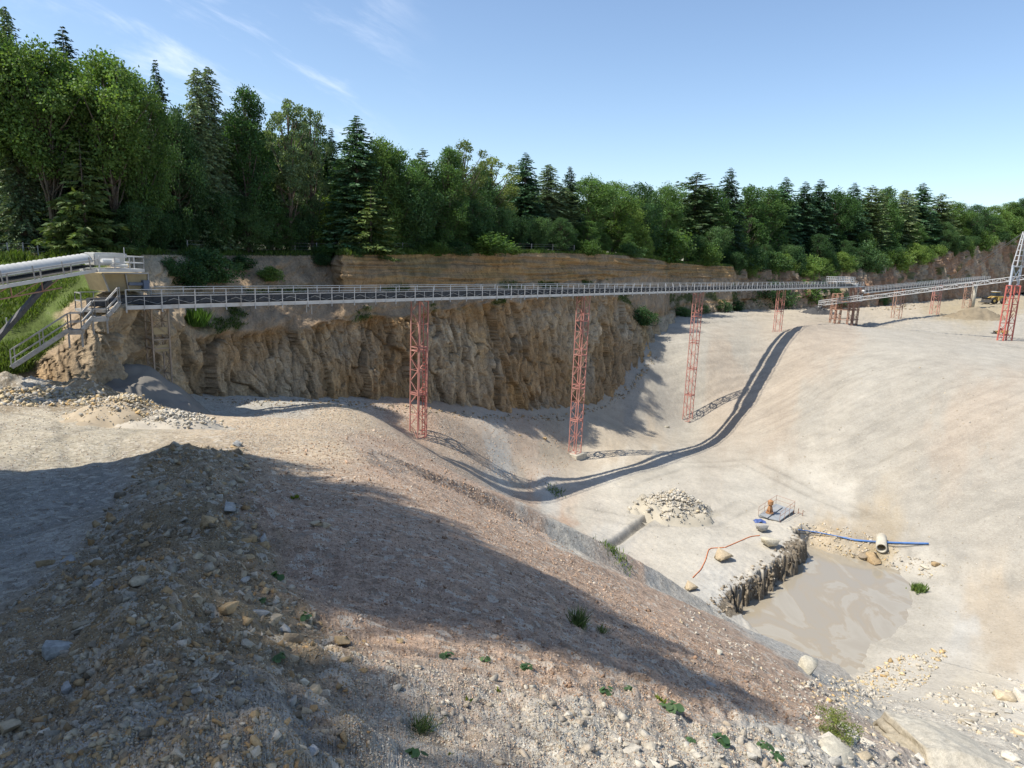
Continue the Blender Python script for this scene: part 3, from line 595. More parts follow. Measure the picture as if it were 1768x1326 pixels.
# cliff-top look-up by picture column
tpx, _ = proj(top)
_o = np.argsort(tpx)
def top_at(px): return np.array([np.interp(px, tpx[_o], top[_o, j]) for j in range(3)])
_cpx, _cpy = proj(CPT.reshape(-1, 3)); _cv = CPT.reshape(-1, 3)
def cliff_hit(px, py):
    """nearest cliff vertex to the sight line"""
    d2 = (_cpx-px)**2+(_cpy-py)**2; k = np.where(d2 < 30)[0]
    if len(k) == 0: return _cv[np.argmin(d2)]
    return _cv[k[np.argmin(_cv[k, 1])]]
# pond water
m, t, p = nodes('silty_water'); geo = N(t, 'ShaderNodeNewGeometry')
mpn = N(t, 'ShaderNodeMapping'); mpn.inputs['Rotation'].default_value = (0, 0, 0.5); mpn.inputs['Scale'].default_value = (0.10, 0.045, 0.1); t.links.new(geo.outputs['Position'], mpn.inputs['Vector'])
wv = noise(t, 1.6, 5, 0.55, mpn.outputs[0], 2.2)
rmp = ramp(t, [(0.0, (0.295, 0.262, 0.205)), (0.45, (0.30, 0.268, 0.21)), (0.505, (0.31, 0.265, 0.192)), (0.54, (0.345, 0.315, 0.252)), (0.64, (0.32, 0.288, 0.226)), (1, (0.295, 0.262, 0.205))]); t.links.new(wv, rmp.inputs[0])
t.links.new(rmp.outputs[0], p.inputs['Base Color']); p.inputs['Roughness'].default_value = 0.10; p.inputs['Specular IOR Level'].default_value = 0.4
bump(t, p, noise(t, 2.0, 3, 0.5, geo.outputs['Position']), 0.02, 0.05)
ctr = POND.mean(0); wp = ctr+(POND-ctr)*1.25
b = MB(); b.poly([(x, y, WATER) for x, y in wp]); tag(b.build('water', m), 'milky brown water of the settling pond', None, None, 'structure')
# ------------------------------------------------------------------ steelwork
M_GALV = simple('galvanised_steel', (0.50, 0.505, 0.50), 0.5, 0.15, 0.14, 1.2, (0.32, 0.26, 0.19), 0.45)
M_GALVD = simple('weathered_galvanised_steel', (0.34, 0.335, 0.32), 0.6, 0.15, 0.2, 3.0, (0.24, 0.18, 0.12), 0.5)
M_RED = simple('faded_red_paint', (0.44, 0.20, 0.165), 0.65, 0.0, 0.22, .9, (0.50, 0.34, 0.27), 0.8)
M_REDB = simple('bright_red_paint', (0.46, 0.125, 0.10), 0.6, 0.0, 0.2, 1.0, (0.48, 0.28, 0.22), 0.65)
M_RUST = simple('rusty_steel', (0.34, 0.195, 0.14), 0.8, 0.0, 0.3, 2.5, (0.40, 0.33, 0.26), 0.8)
M_BELT = simple('dusty_rubber_belt', (0.04, 0.043, 0.048), 0.8, 0.0, 0.3, 3.0, (0.15, 0.14, 0.12), 0.4)
M_IDLER = simple('idler_steel', (0.05, 0.054, 0.062), 0.6, 0.2, 0.3, 4.0, (0.16, 0.15, 0.14), 0.4)
M_CONC = simple('weathered_concrete', (0.47, 0.44, 0.36), 0.9, 0.0, 0.15, 2.0, (0.30, 0.26, 0.19), 0.5, 0.3)
M_TAN = simple('dusty_tan_sheet', (0.36, 0.29, 0.17), 0.8, 0.0, 0.18, 1.2, (0.20, 0.16, 0.11), 0.6)
M_BLUEG = simple('blue_grey_sheet', (0.15, 0.18, 0.24), 0.6, 0.1, 0.2, 2.0, (0.25, 0.23, 0.2), 0.4)
M_COVER = simple('ribbed_cover_sheet', (0.53, 0.53, 0.50), 0.5, 0.15, 0.08, 1.0, (0.42, 0.38, 0.30), 0.4)
M_YEL = simple('yellow_machine_paint', (0.52, 0.36, 0.10), 0.6, 0.0, 0.12, 2.0, (0.45, 0.38, 0.27), 0.8)
M_BLACK = simple('black_rubber', (0.03, 0.03, 0.03), 0.85, 0.0, 0.3, 4.0, (0.2, 0.18, 0.15), 0.5)
M_GLASS = simple('dark_cab_glass', (0.03, 0.04, 0.05), 0.12, 0.0, 0.1, 1.0, None, 0, 0)
M_WHITE = simple('white_machine_paint', (0.68, 0.68, 0.65), 0.5, 0.0, 0.08, 3.0, (0.45, 0.40, 0.33), 0.4)
M_DARK = simple('dark_steel', (0.075, 0.075, 0.075), 0.6, 0.2, 0.3, 3.0, (0.2, 0.16, 0.12), 0.5)
M_ORANGE = simple('orange_cable', (0.62, 0.17, 0.04), 0.6, 0.0, 0.15, 5.0, (0.45, 0.3, 0.2), 0.4, 0)
M_ORPAINT = simple('worn_orange_paint', (0.36, 0.19, 0.09), 0.6, 0.0, 0.25, 4.0, (0.30, 0.19, 0.11), 0.7)
M_BLUE = simple('blue_hose', (0.09, 0.20, 0.46), 0.5, 0.0, 0.2, 2.0, (0.30, 0.30, 0.30), 0.45, 0)
M_TARP = simple('blue_tarpaulin', (0.07, 0.11, 0.27), 0.5, 0.0, 0.2, 6.0, None, 0, 0.3)
M_DECK = simple('grey_deck_plate', (0.30, 0.32, 0.33), 0.6, 0.1, 0.15, 2.0, (0.38, 0.35, 0.30), 0.6)

D2 = np.array([21.2, 24.6]); D2 /= np.linalg.norm(D2); D3 = np.r_[D2, 0]; N3 = np.array([D2[1], -D2[0], 0]); P0 = np.array([8.88, 91.66, 0])
def conv_s(px, off=0.0, z=-4.7):
    r = ray(px, 505); A = np.array([[r[0], -D2[0]], [r[1], -D2[1]]]); return np.linalg.solve(A, (P0+N3*off)[:2])[1]
def C(s, n, z): return P0+D3*s+N3*n+np.array([0, 0, z])
ZB = -4.70
def rail(mb, path, h=1.1, mids=(0.55,), post=2.4, r=0.032, first=True):
    """handrail along a path of foot points"""
    path = [np.asarray(p, float) for p in path]; upv = np.array([0, 0, 1.0])
    for a, b in zip(path[:-1], path[1:]):
        l = np.linalg.norm(b-a); n = max(1, round(l/post))
        for hh in (h,)+tuple(mids): mb.bar(a+upv*hh, b+upv*hh, r*2)
        for i in range(n+1): q = a+(b-a)*i/n; mb.bar(q, q+upv*h, r*2)

# main conveyor bridge
s0, s1 = conv_s(203), conv_s(1481)
conv = empty('conveyor_bridge', tuple(C(0, 0, ZB)), 'long grey steel conveyor bridge with handrails spanning the pit on lattice towers', 'conveyor')
for n in (-1.40, 1.40):
    b = MB(); k = s0
    while k < s1:
        e = min(k+6.0, s1); b.bar(C(k, n, ZB+0.14), C(e-0.015, n, ZB+0.14), 0.09, 0.28); k = e
    b.build('side_beam', M_GALV, conv)
b = MB()
for s in np.arange(s0, s1, 1.2): b.bar(C(s, -1.42, ZB-0.045), C(s, 1.42, ZB-0.045), 0.07, 0.09)
b.build('cross_beams', M_GALVD, conv)
for a_, c_ in ((.72, 1.34), (-1.34, -.72)):
    b = MB(); b.box8([C(s0, a_, ZB+.01), C(s1, a_, ZB+.01), C(s1, c_, ZB+.01), C(s0, c_, ZB+.01), C(s0, a_, ZB+.06), C(s1, a_, ZB+.06), C(s1, c_, ZB+.06), C(s0, c_, ZB+.06)]); b.build('walkway', M_GALVD, conv)
for n, sg in ((1.48, 1), (-1.48, -1)):
    b = MB(); a = s0 if sg > 0 else conv_s(275)
    for z, r_ in ((1.40, 0.05), (0.92, 0.04)): b.bar(C(a, n, ZB+z), C(s1, n, ZB+z), r_)
    for s in np.arange(a, s1+.1, 2.4): b.bar(C(s, n, ZB-0.22), C(s, n, ZB+1.4), 0.07)
    for s in np.arange(a+1.2, s1+.1, 2.4): b.bar(C(s, n, ZB), C(s, n, ZB+0.95), 0.035)
    b.build('handrail', M_GALV, conv)
b = MB()
for (n0, z0), (n1, z1) in (((-0.60, 0.84), (-0.24, 0.64)), ((-0.24, 0.64), (0.24, 0.64)), ((0.24, 0.64), (0.60, 0.84))):
    b.box8([C(s0, n0, ZB+z0), C(s1, n0, ZB+z0), C(s1, n1, ZB+z1), C(s0, n1, ZB+z1), C(s0, n0, ZB+z0+.03), C(s1, n0, ZB+z0+.03), C(s1, n1, ZB+z1+.03), C(s0, n1, ZB+z1+.03)])
b.build('belt', M_BELT, conv)
b = MB(); b.box8([C(s0, -0.4, ZB+.2), C(s1, -0.4, ZB+.2), C(s1, 0.4, ZB+.2), C(s0, 0.4, ZB+.2), C(s0, -0.4, ZB+.23), C(s1, -0.4, ZB+.23), C(s1, 0.4, ZB+.23), C(s0, 0.4, ZB+.23)]); b.build('return_belt', M_BELT, conv)
b = MB()
for s in np.arange(s0+.4, s1-.3, 1.2):
    b.bar(C(s, -.52, ZB+.28), C(s, -.52, ZB+.8), .06); b.bar(C(s, .52, ZB+.28), C(s, .52, ZB+.8), .06); b.bar(C(s, -.55, ZB+.40), C(s, .55, ZB+.40), .06, .1)
    b.bar(C(s, .66, ZB+.28), C(s+.5, .66, ZB+.66), .05);  b.tube([C(s, -.2, ZB+.57), C(s, .2, ZB+.57)], .06, 6); b.tube([C(s, .2, ZB+.57), C(s, .5, ZB+.76)], .06, 6); b.tube([C(s, -.2, ZB+.57), C(s, -.5, ZB+.76)], .06, 6)
b.build('idlers', M_IDLER, conv)
b = MB()
for s in np.arange(s0, s1-2.4, 2.4): b.bar(C(s, .66, ZB+.30), C(s+1.2, .66, ZB+.66), .04); b.bar(C(s+1.2, .66, ZB+.66), C(s+2.4, .66, ZB+.30), .04)
b.build('bracing', M_GALVD, conv); b = MB()
b.box8([C(s0, .60, ZB+.3), C(s1, .60, ZB+.3), C(s1, .57, ZB+.3), C(s0, .57, ZB+.3), C(s0, .60, ZB+.78), C(s1, .60, ZB+.78), C(s1, .57, ZB+.78), C(s0, .57, ZB+.78)]); b.build('belt_skirt', M_IDLER, conv)
for px, l in ((520, 0.75), (529, 0.95), (891, 0.7)):
    b = MB(); s = conv_s(px); b.bar(C(s, .8, ZB-.1), C(s, .8, ZB-l), .07); b.build('drop_pipe', M_GALV, conv)
# service platform above the head end
sa, sb = conv_s(1434), conv_s(1465); b = MB(); zt = ZB+1.45
b.box8([C(sa, -1.4, zt), C(sb, -1.4, zt), C(sb, 1.3, zt), C(sa, 1.3, zt), C(sa, -1.4, zt+.1), C(sb, -1.4, zt+.1), C(sb, 1.3, zt+.1), C(sa, 1.3, zt+.1)])
for s in (sa+.2, (sa+sb)/2, sb-.2):
    for n in (-1.3, 1.2): b.bar(C(s, n, ZB), C(s, n, zt), .12)
rail(b, [C(sa, 1.25, zt+.1), C(sb, 1.25, zt+.1), C(sb, -1.35, zt+.1), C(sa, -1.35, zt+.1), C(sa, 1.25, zt+.1)], 1.1, (.55,), 1.6, .05)
b.build('service_platform', M_GALV, conv)
b = MB(); s = conv_s(1468); b.box(C(s, .8, ZB+.55), (2.2, 1.3, .9), np.array([D3, N3, [0, 0, 1]])); b.build('drive_housing', M_WHITE, conv, bevel=.04); b = MB(); b.tube([C(s1-.6, -.5, ZB+.5), C(s1-.6, .5, ZB+.5)], .4, 14); b.build('head_drum', M_IDLER, conv)
b = MB(); c5 = C(conv_s(1474), 0, 0)
pts_t = [c5+D3*a+N3*n+np.array([0, 0, ZB-.1]) for a, n in ((-1.6, -1.3), (2.4, -1.3), (2.4, 1.3), (-1.6, 1.3))]; pts_b = [c5+D3*a+N3*n+np.array([0, 0, ZB-3.6]) for a, n in ((-.2, -.6), (1.8, -.6), (1.8, .6), (-.2, .6))]
b.box8(pts_b+pts_t); b.build('discharge_chute', M_GALVD, conv, bevel=.03)

# lattice towers
def lattice(root, x, y, z0, z1, w, mat, leg=0.12, pan=1.25, yaw=None, taper=1.0, belts=True, wy=None):
    ax = np.array([D3, N3]) if yaw is None else np.array([[math.cos(yaw), math.sin(yaw), 0], [-math.sin(yaw), math.cos(yaw), 0]])
    wy = w if wy is None else wy
    def corner(i, z):
        t = (z-z0)/(z1-z0); k = (1-t)*taper+t; sx, sy = ((-1, -1), (1, -1), (1, 1), (-1, 1))[i % 4]
        return np.array([x, y, z])+(ax[0]*sx*w/2+ax[1]*sy*wy/2)*k
    for i in range(4):
        b = MB(); b.bar(corner(i, z0), corner(i, z1), leg, leg, ax[0]); b.build('leg', mat, root)
    n = max(2, int(round((z1-z0)/pan))); b = MB()
    for k in range(n):
        za = z0+(z1-z0)*k/n; zb = z0+(z1-z0)*(k+1)/n
        for f in range(4):
            if (k+f) % 2: b.bar(corner(f, za), corner(f+1, zb), leg*.42)
            else: b.bar(corner(f+1, za), corner(f, zb), leg*.42)
            if k % 4 == 0: b.bar(corner(f, za), corner(f+1, za), leg*.8)
            elif k % 2 == 0: b.bar(corner(f, za), corner(f+1, za), leg*.42)
    for f in range(4): b.bar(corner(f, z1), corner(f+1, z1), leg*.9)
    b.build('bracing', mat, root)
    if belts:
        for zf in np.arange(z0+4.6, z1-1, 4.6):
            b = MB()
            for f in range(4): b.bar(corner(f, zf), corner(f+1, zf), leg*1.35, leg*.9)
            b.build('flange_joint', mat, root)
    return corner
M_BROWN = simple('brown_weathered_steel', (0.33, 0.27, 0.21), 0.75, 0.05, 0.25, 2.0, (0.26, 0.16, 0.10), 0.7)
TW = [(268, 1.2, M_BROWN, 'weathered brownish lattice tower standing against the rock face under the conveyor tail'),
      (725, 1.22, M_RED, 'red lattice tower standing on the gravel slope, second from the conveyor tail'),
      (1008, 1.22, M_RED, 'red lattice tower on a pale concrete block on the pit floor'),
      (1206, 1.22, M_RED, 'tall pinkish red lattice tower at the toe of the far slope'),
      (1349, 1.30, M_RED, 'short red lattice tower at the crest of the far slope')]
for i, (px, w, mt, lb) in enumerate(TW):
    q = C(conv_s(px), 0, 0); z0 = float(gz(q[0], q[1])[0]); zt = ZB-.1
    r = empty('lattice_tower', (q[0], q[1], z0), lb, 'tower', 'lattice towers under the main conveyor')
    zb = z0-0.15
    if i == 2: zb = z0+.35
    cf = lattice(r, q[0], q[1], zb, zt, w, mt, 0.105, 1.2 if i else 1.0)
    b = MB(); b.bar(C(conv_s(px), -1.0, zt+.03), C(conv_s(px), 1.0, zt+.03), .2, .16); b.bar(C(conv_s(px)-.6, .55, zt+.03), C(conv_s(px)+.6, .55, zt+.03), .16, .14); b.build('head_beam', mt if i else M_TAN, r)
    if i == 1:
        b = MB(); b.bar(q+N3*1.05+[0, 0, z0-.1], q+N3*1.05+[0, 0, -9.5], .1); b.bar(q+N3*.62+[0, 0, z0+.1], q+N3*.62+[0, 0, zt-.6], .08)
        for z in np.arange(z0+.3, -9.6, .38): b.bar(q+N3*.64+[0, 0, z], q+N3*1.05+[0, 0, z], .045)
        b.build('ladder', M_REDB, r)
    if i == 0:
        for z in (zt-1.6, zt-2.9): b = MB(); b.box(q+N3*.54+[0, 0, z], (1.0, .05, .5), np.array([D3, N3, [0, 0, 1]])); b.build('gusset_plate', M_TAN, r)
q = C(conv_s(1008), 0, 0); z0 = float(gz(q[0], q[1])[0])
b = MB(); b.box(q+[0, 0, z0-.25], (2.5, 2.5, 1.2), np.array([D3, N3, [0, 0, 1]]))
tag(b.build('foundation_block', M_CONC, bevel=.05), 'pale concrete block carrying the tower on the pit floor', 'concrete block')

# transfer trestle
q = C(conv_s(1466), -0.5, 0); z0 = float(gz(q[0], q[1])[0])
r = empty('transfer_trestle', (q[0], q[1], z0), 'wide rusty steel trestle carrying the conveyor transfer chute', 'trestle')
for dn in (-2.9, 2.9):
    for ds in (-2.2, 2.0):
        c = q+D3*ds+N3*dn*0.75
        lattice(r, c[0], c[1], z0-.3, ZB-.15-(1.8 if dn < 0 else 0), 1.25, M_RUST, 0.2, 1.3, belts=False)
b = MB()
for z in (z0+1.6, z0+4.2, z0+6.3):
    P = [q+D3*a+N3*n+[0, 0, z] for a, n in ((-3, -2.9), (3, -2.9), (3, 2.9), (-3, 2.9))]
    for a, c in zip(P, P[1:]+P[:1]): b.bar(a, c, .16)
    if z > z0+4: b.bar(P[0], P[2], .12)
b.build('tie_beams', M_RUST, r)
b = MB(); b.slab([q+D3*a+N3*n+[0, 0, z0+6.35] for a, n in ((-3, -2.9), (3, -2.9), (3, 2.9), (-3, 2.9))], .12); b.build('platform', M_RUST, r)
b = MB(); b.slab([q+D3*a+N3*3.2+[0, 0, z] for a, z in ((-.5, z0+6.6), (3.3, z0+6.4), (3.3, z0+8.6), (1.6, z0+8.2))], .08, N3); b.build('side_sheet', M_GALVD, r)

# second conveyor, running on from the transfer
E0 = atY(1488, 502, 187.0); E1 = atY(1705, 480.5, 262.0); ex = (E1-E0); L2 = np.linalg.norm(ex); ex /= L2; en = np.cross(ex, [0, 0, 1]); en /= np.linalg.norm(en)
r = empty('conveyor_gallery', tuple(E0), 'grey railed conveyor running away behind the sloping boom', 'conveyor')
def K(s, n, z): return E0+ex*s+en*n+np.array([0, 0, z])
for n in (-.7, .7):
    b = MB(); b.bar(K(0, n, -.55), K(L2, n, -.55), .12, .3); b.build('side_beam', M_GALV, r)
for n in (-.95, .95):
    b = MB()
    for z in (.85, .35): b.bar(K(0, n, z), K(L2, n, z), .09)
    for s in np.arange(0, L2, 2.2): b.bar(K(s, n, -.6), K(s, n, .85), .07)
    b.build('handrail', M_GALV, r)
b = MB(); b.slab([K(0, -.6, -.1), K(L2, -.6, -.1), K(L2, .6, -.1), K(0, .6, -.1)], .06); b.build('belt', M_BELT, r)
b = MB()
for s in np.arange(1, L2, 1.5): b.bar(K(s, -.7, -.3), K(s, .7, -.3), .1, .25)
b.build('idlers', M_IDLER, r)
b = MB(); b.tube([K(.3, -.6, -.1), K(.3, .6, -.1)], .35, 12); b.build('tail_drum', M_WHITE, r)
FT = [(1554, 514, 552, 'faded lattice support under the far conveyor nearest the trestle', M_RUST), (1619, 504, 550, 'faded lattice support in the middle of the far conveyor', M_RED), (1673, 497, 541, 'lattice support beside a concrete column at the gravel heap', M_RUST)]
for px, yt, yb, lb, mt in FT:
    A = np.array([[ray(px, 500)[0], -ex[0]], [ray(px, 500)[1], -ex[1]]]); s = np.linalg.solve(A, E0[:2])[1]; c = K(s, 0, 0)
    z0 = float(gz(c[0], c[1])[0]); rr_ = empty('lattice_tower', (c[0], c[1], z0), lb, 'tower', 'lattice supports under the far conveyor')
    lattice(rr_, c[0], c[1], z0-.3, c[2]-.65, 2.1, mt, .16, 1.7, math.atan2(ex[1], ex[0]), belts=False)
    b = MB(); b.bar(K(s, -1.4, -.75), K(s, 1.4, -.75), .3, .25); b.build('head_beam', mt, rr_)
c = K(L2*.88, 0, 0); z0 = float(gz(c[0], c[1])[0]); r = empty('concrete_column', (c[0], c[1], z0), 'plain grey concrete column under the far end of the conveyor', 'column')
b = MB(); b.tube([(c[0], c[1], z0-.5), (c[0], c[1], c[2]-1.2)], .75, 14); b.build('shaft', M_CONC, r, True)
b = MB(); b.box((c[0], c[1], c[2]-.95), (3, 1.6, .5), np.array([ex, en, [0, 0, 1]])); b.build('cap', M_CONC, r, bevel=.03)

# stacker boom with its mast
mb_ = hit(1731, 588)[0]; Ym = mb_[1]
T0 = atY(1420, 525, 181.0); T1 = atY(1742, 483, Ym+2.0); tx = T1-T0; L3 = np.linalg.norm(tx); tx /= L3; L3 *= 1.25; tn = np.cross(tx, [0, 0, 1]); tn /= np.linalg.norm(tn)
def Q(s, n, z): return T0+tx*s+tn*n+np.array([0, 0, z])
r = empty('stacker_boom', tuple(T0), 'pale grey lattice boom sloping up to the mast at the right edge', 'conveyor')
for n in (-.75, .75):
    for z in (-.35, .55):
        b = MB(); b.bar(Q(0, n, z), Q(L3, n, z), .15 if z < 0 else .12); b.build('chord', M_GALV, r)
    b = MB(); k = 0
    for s in np.arange(0, L3-1.5, 1.5):
        b.bar(Q(s, n, -.35), Q(s, n, .55), .08)
        b.bar(Q(s, n, -.35 if k % 2 else .55), Q(s+1.5, n, .55 if k % 2 else -.35), .075); k += 1
    b.build('web', M_GALV, r)
b = MB(); b.slab([Q(.5, -.5, .2), Q(L3, -.5, .2), Q(L3, .5, .2), Q(.5, .5, .2)], .06); b.build('belt', M_BELT, r)
b = MB(); rail(b, [Q(-.6, -.95, .0), Q(-.6, .95, 0)], 1.0, (.5,), 1.0, .06); rail(b, [Q(-.6, .95, 0), Q(9, .95, 0)], 1.0, (.5,), 2.4, .05); rail(b, [Q(-.6, -.95, 0), Q(9, -.95, 0)], 1.0, (.5,), 2.4, .05); b.slab([Q(-.7, -1, 0), Q(.5, -1, 0), Q(.5, 1, 0), Q(-.7, 1, 0)], .15); b.build('tail_rail', M_GALV, r)
# mast
mz = mb_[2]; mx, my = mb_[0]+.4, mb_[1]; ztop = atY(1744, 493, my)[2]; yawm = math.radians(20)
r = empty('boom_mast', (mx, my, mz), 'red lattice mast with grey ladder-like A-frame on top at the right edge', 'mast')
axm = np.array([math.cos(yawm), math.sin(yawm), 0]); aym = np.array([-math.sin(yawm), math.cos(yawm), 0])
for k in (-1, 1):
    c0 = np.array([mx, my, 0])+axm*k*1.35
    lattice(r, c0[0], c0[1], mz-.2, ztop, .95, M_REDB, .19, 1.9, yawm+.5, 1.15, False)
b = MB()
for z in np.linspace(mz+1.2, ztop-.1, 5):
    for sy in (-.5, .5): b.bar(np.array([mx, my, z])-axm*1.6+aym*sy, np.array([mx, my, z])+axm*1.6+aym*sy, .12)
b.bar(np.array([mx, my, mz+2])-axm*1.4, np.array([mx, my, mz+6])+axm*1.4, .1); b.build('cross_ties', M_REDB, r)
zg = atY(1748, 460, my)[2]
M_PALE = simple('pale_blue_grey_steel', (0.47, 0.52, 0.56), .5, .2, .1, 2.0, (0.35, .33, .3), .3)
for k in (-1, 1):
    b = MB(); c0 = np.array([mx, my, 0])+axm*k*1.25; b.bar(c0+[0, 0, ztop], c0+axm*k*.05+[0, 0, zg+.3], .36, .3, axm); b.build('portal_post', M_PALE, r)
b = MB(); b.bar(np.array([mx, my, zg])-axm*1.5, np.array([mx, my, zg])+axm*2.6, .26); b.bar(np.array([mx, my, ztop+.3])-axm*1.2, np.array([mx, my, zg])+axm*1.2, .1); b.bar(np.array([mx, my, ztop+.3])+axm*1.2, np.array([mx, my, zg])-axm*1.2, .1); b.build('portal_beam', M_PALE, r)
za = atY(1766, 400, my)[2]; apx = atY(1770, 400, my)
b = MB(); f0 = [np.array([mx, my, zg+.1])+axm*a+aym*c for a, c in ((-.75, -.5), (3.4, -.5), (3.4, .5), (-.75, .5))]; f1 = [apx+axm*a+aym*c for a, c in ((-.35, -.15), (.45, -.15), (.45, .15), (-.35, .15))]
for a, c in zip(f0, f1): b.bar(a, c, .18)
for t_ in np.linspace(.0, .93, 7):
    P = [a*(1-t_)+c*t_ for a, c in zip(f0, f1)]
    for a, c in zip(P, P[1:]+P[:1]): b.bar(a, c, .13)
for a, c, d, e in ((f0[0], f0[1], f1[0], f1[1]),): b.bar((a+c)/2, (d+e)/2, .12); b.bar(a*.66+c*.34, (d+e)/2, .11)
b.build('a_frame', M_GALV, r)
for k, tpx_ in enumerate((1608, 1640, 1622)):
    s = (T1-T0)@tx*(tpx_-1420)/322*1.06; e = Q(s, (-.7, .7, 0)[k], .55); p0 = apx+aym*(k-1)*.15; b = MB()
    pts = [p0*(1-u_)+e*u_-np.array([0, 0, .25*4*u_*(1-u_)]) for u_ in np.linspace(0, 1, 12)]; b.tube(pts, .045, 5)
    b.build('stay_cable', M_DARK, r)

# left feeder conveyor with its ribbed half-round cover
A1 = atY(163, 466, 46.6); A0 = atY(-130, 516, 36.5); fx = A1-A0; L4 = np.linalg.norm(fx); fx /= L4; fn = np.cross(fx, [0, 0, 1]); fn /= np.linalg.norm(fn); fz = np.cross(fn, fx)
def G(s, n, z): return A0+fx*s+fn*n+fz*z
r = empty('covered_conveyor', tuple(A1), 'covered feed conveyor with ribbed half-round hood on the left bank', 'conveyor')
nseg = int(L4/.17); nn = 12; V = []; 
for i in range(nseg+1):
    rad = .55+(.045 if i % 2 else 0)
    for k in range(nn+1):
        a = math.pi*k/nn; V.append(G(L4*i/nseg, -.55-math.cos(a)*rad, .52+math.sin(a)*rad*1.0))
ii = np.arange((nseg+1)*(nn+1)).reshape(nseg+1, nn+1); FF = np.stack([ii[:-1, :-1], ii[:-1, 1:], ii[1:, 1:], ii[1:, :-1]], -1).reshape(-1, 4)
np_mesh('hood', np.array(V), FF, M_COVER, r)
b = MB(); b.poly([G(L4, -.55-math.cos(math.pi*k/nn)*.57, .52+math.sin(math.pi*k/nn)*.57) for k in range(nn+1)]); b.build('hood_end', M_DARK, r)
for n in (0.35, -1.35):
    b = MB(); b.bar(G(0, n, 0), G(L4, n, 0), .1, .22); b.build('side_beam', M_GALV, r)
b = MB(); b.slab([G(0, .1, .3), G(L4, .1, .3), G(L4, -1.2, .3), G(0, -1.2, .3)], .06); b.build('belt', M_BELT, r)
b = MB(); rail(b, [G(0, .45, .1), G(L4, .45, .1)], .62, (), 2.0, .035)
for s in np.arange(0, L4, 2.0): b.bar(G(s, .45, .1), G(s, .45, .95), .06)
b.build('handrail', M_GALVD, r)
b = MB(); b.bar(G(0, 0.2, -.72), G(L4-2.8, .2, -.72), .07)
for s in np.arange(.5, L4-2.8, 2.0): b.bar(G(s, .25, -.72), G(s, .3, -.05), .055); b.bar(G(s, .25, -.72), G(min(s+2.0, L4-2.8), .3, -.05), .045)
b.build('lower_chord', M_RUST, r)
b = MB(); b.bar(atY(86, 484, 43.5), atY(-20, 602, 39.5), .3, .28); b.build('strut', M_DARK, r)
# head platform
H0 = atY(163, 466, 46.6); H1 = atY(240, 466, 49.6); hx = H1-H0; hx[2] = 0; Lh = np.linalg.norm(hx); hx /= Lh; hn = np.cross(hx, [0, 0, 1])
def Hh(s, n, z): return H0+hx*s+hn*n+np.array([0, 0, z])
b = MB(); b.slab([Hh(-.1, .6, .08), Hh(Lh, .6, .08), Hh(Lh, -1.6, .08), Hh(-.1, -1.6, .08)], .2); rail(b, [Hh(0, .55, .08), Hh(Lh, .55, .08), Hh(Lh, -1.5, .08)], .85, (.42,), .95, .035)
b.build('head_platform', M_GALV, r)
b = MB(); b.box(Hh(1.25, -.7, .72), (2.2, 1.1, 0.85), np.array([hx, hn, [0, 0, 1]])); b.build('head_box', M_COVER, r, bevel=.05)
b = MB(); b.tube([Hh(.35, .3, .62), Hh(1.0, .3, .62)], .15, 12); b.box(Hh(1.35, .3, .6), (.4, .3, .36), np.array([hx, hn, [0, 0, 1]])); b.tube([Hh(1.0, .3, .3), Hh(2.2, .3, .3)], .1, 10); b.build('drive_motor', M_WHITE, r)
b = MB(); b.bar(Hh(Lh-.35, -1.0, .8), Hh(Lh-.35, -1.0, 1.55), .05); b.box(Hh(Lh-.35, -1.0, .95), (.22, .2, .3)); b.build('antenna', M_GALV, r)  # small upright antenna with its box, at the end of the head platform

# feed hopper below it
r = empty('feed_hopper', tuple(atY(220, 500, 50.5)), 'tan steel feed hopper between the covered conveyor and the bridge', 'hopper')
P = [atY(x, y, Y) for x, y, Y in ((188, 503, 48.9), (256, 503, 51.6), (256, 472, 51.6), (176, 472, 48.4))]; nf = np.cross(P[1]-P[0], [0, 0, 1]); nf /= np.linalg.norm(nf); nf = nf if nf[1] < 0 else -nf
b = MB(); b.slab(P, 2.2, nf); b.build('hopper_body', M_TAN, r)
b = MB()
for fx_ in (.0, .48, .985): 
    lo = P[0]*(1-fx_)+P[1]*fx_+nf*.05; hi = P[3]*(1-fx_)+P[2]*fx_+nf*.05; b.bar(lo, hi, .1, .08, nf)
b.bar(P[3]+nf*.06, P[2]+nf*.06, .12, .1); b.build('stiffeners', M_GALVD, r)
b = MB(); c = P[0]*.32+P[1]*.68+np.array([0, 0, .55])+nf*.12; b.box(c, (1.3, .2, .22), np.array([(P[1]-P[0])/np.linalg.norm(P[1]-P[0]), nf, [0, 0, 1]])); c = P[0]*.1+P[1]*.9+np.array([0, 0, .45])+nf*.16; b.box(c, (.5, .3, .75), np.array([(P[1]-P[0])/np.linalg.norm(P[1]-P[0]), nf, [0, 0, 1]])); b.build('vibrator_drive', M_BLUEG, r, bevel=.02)

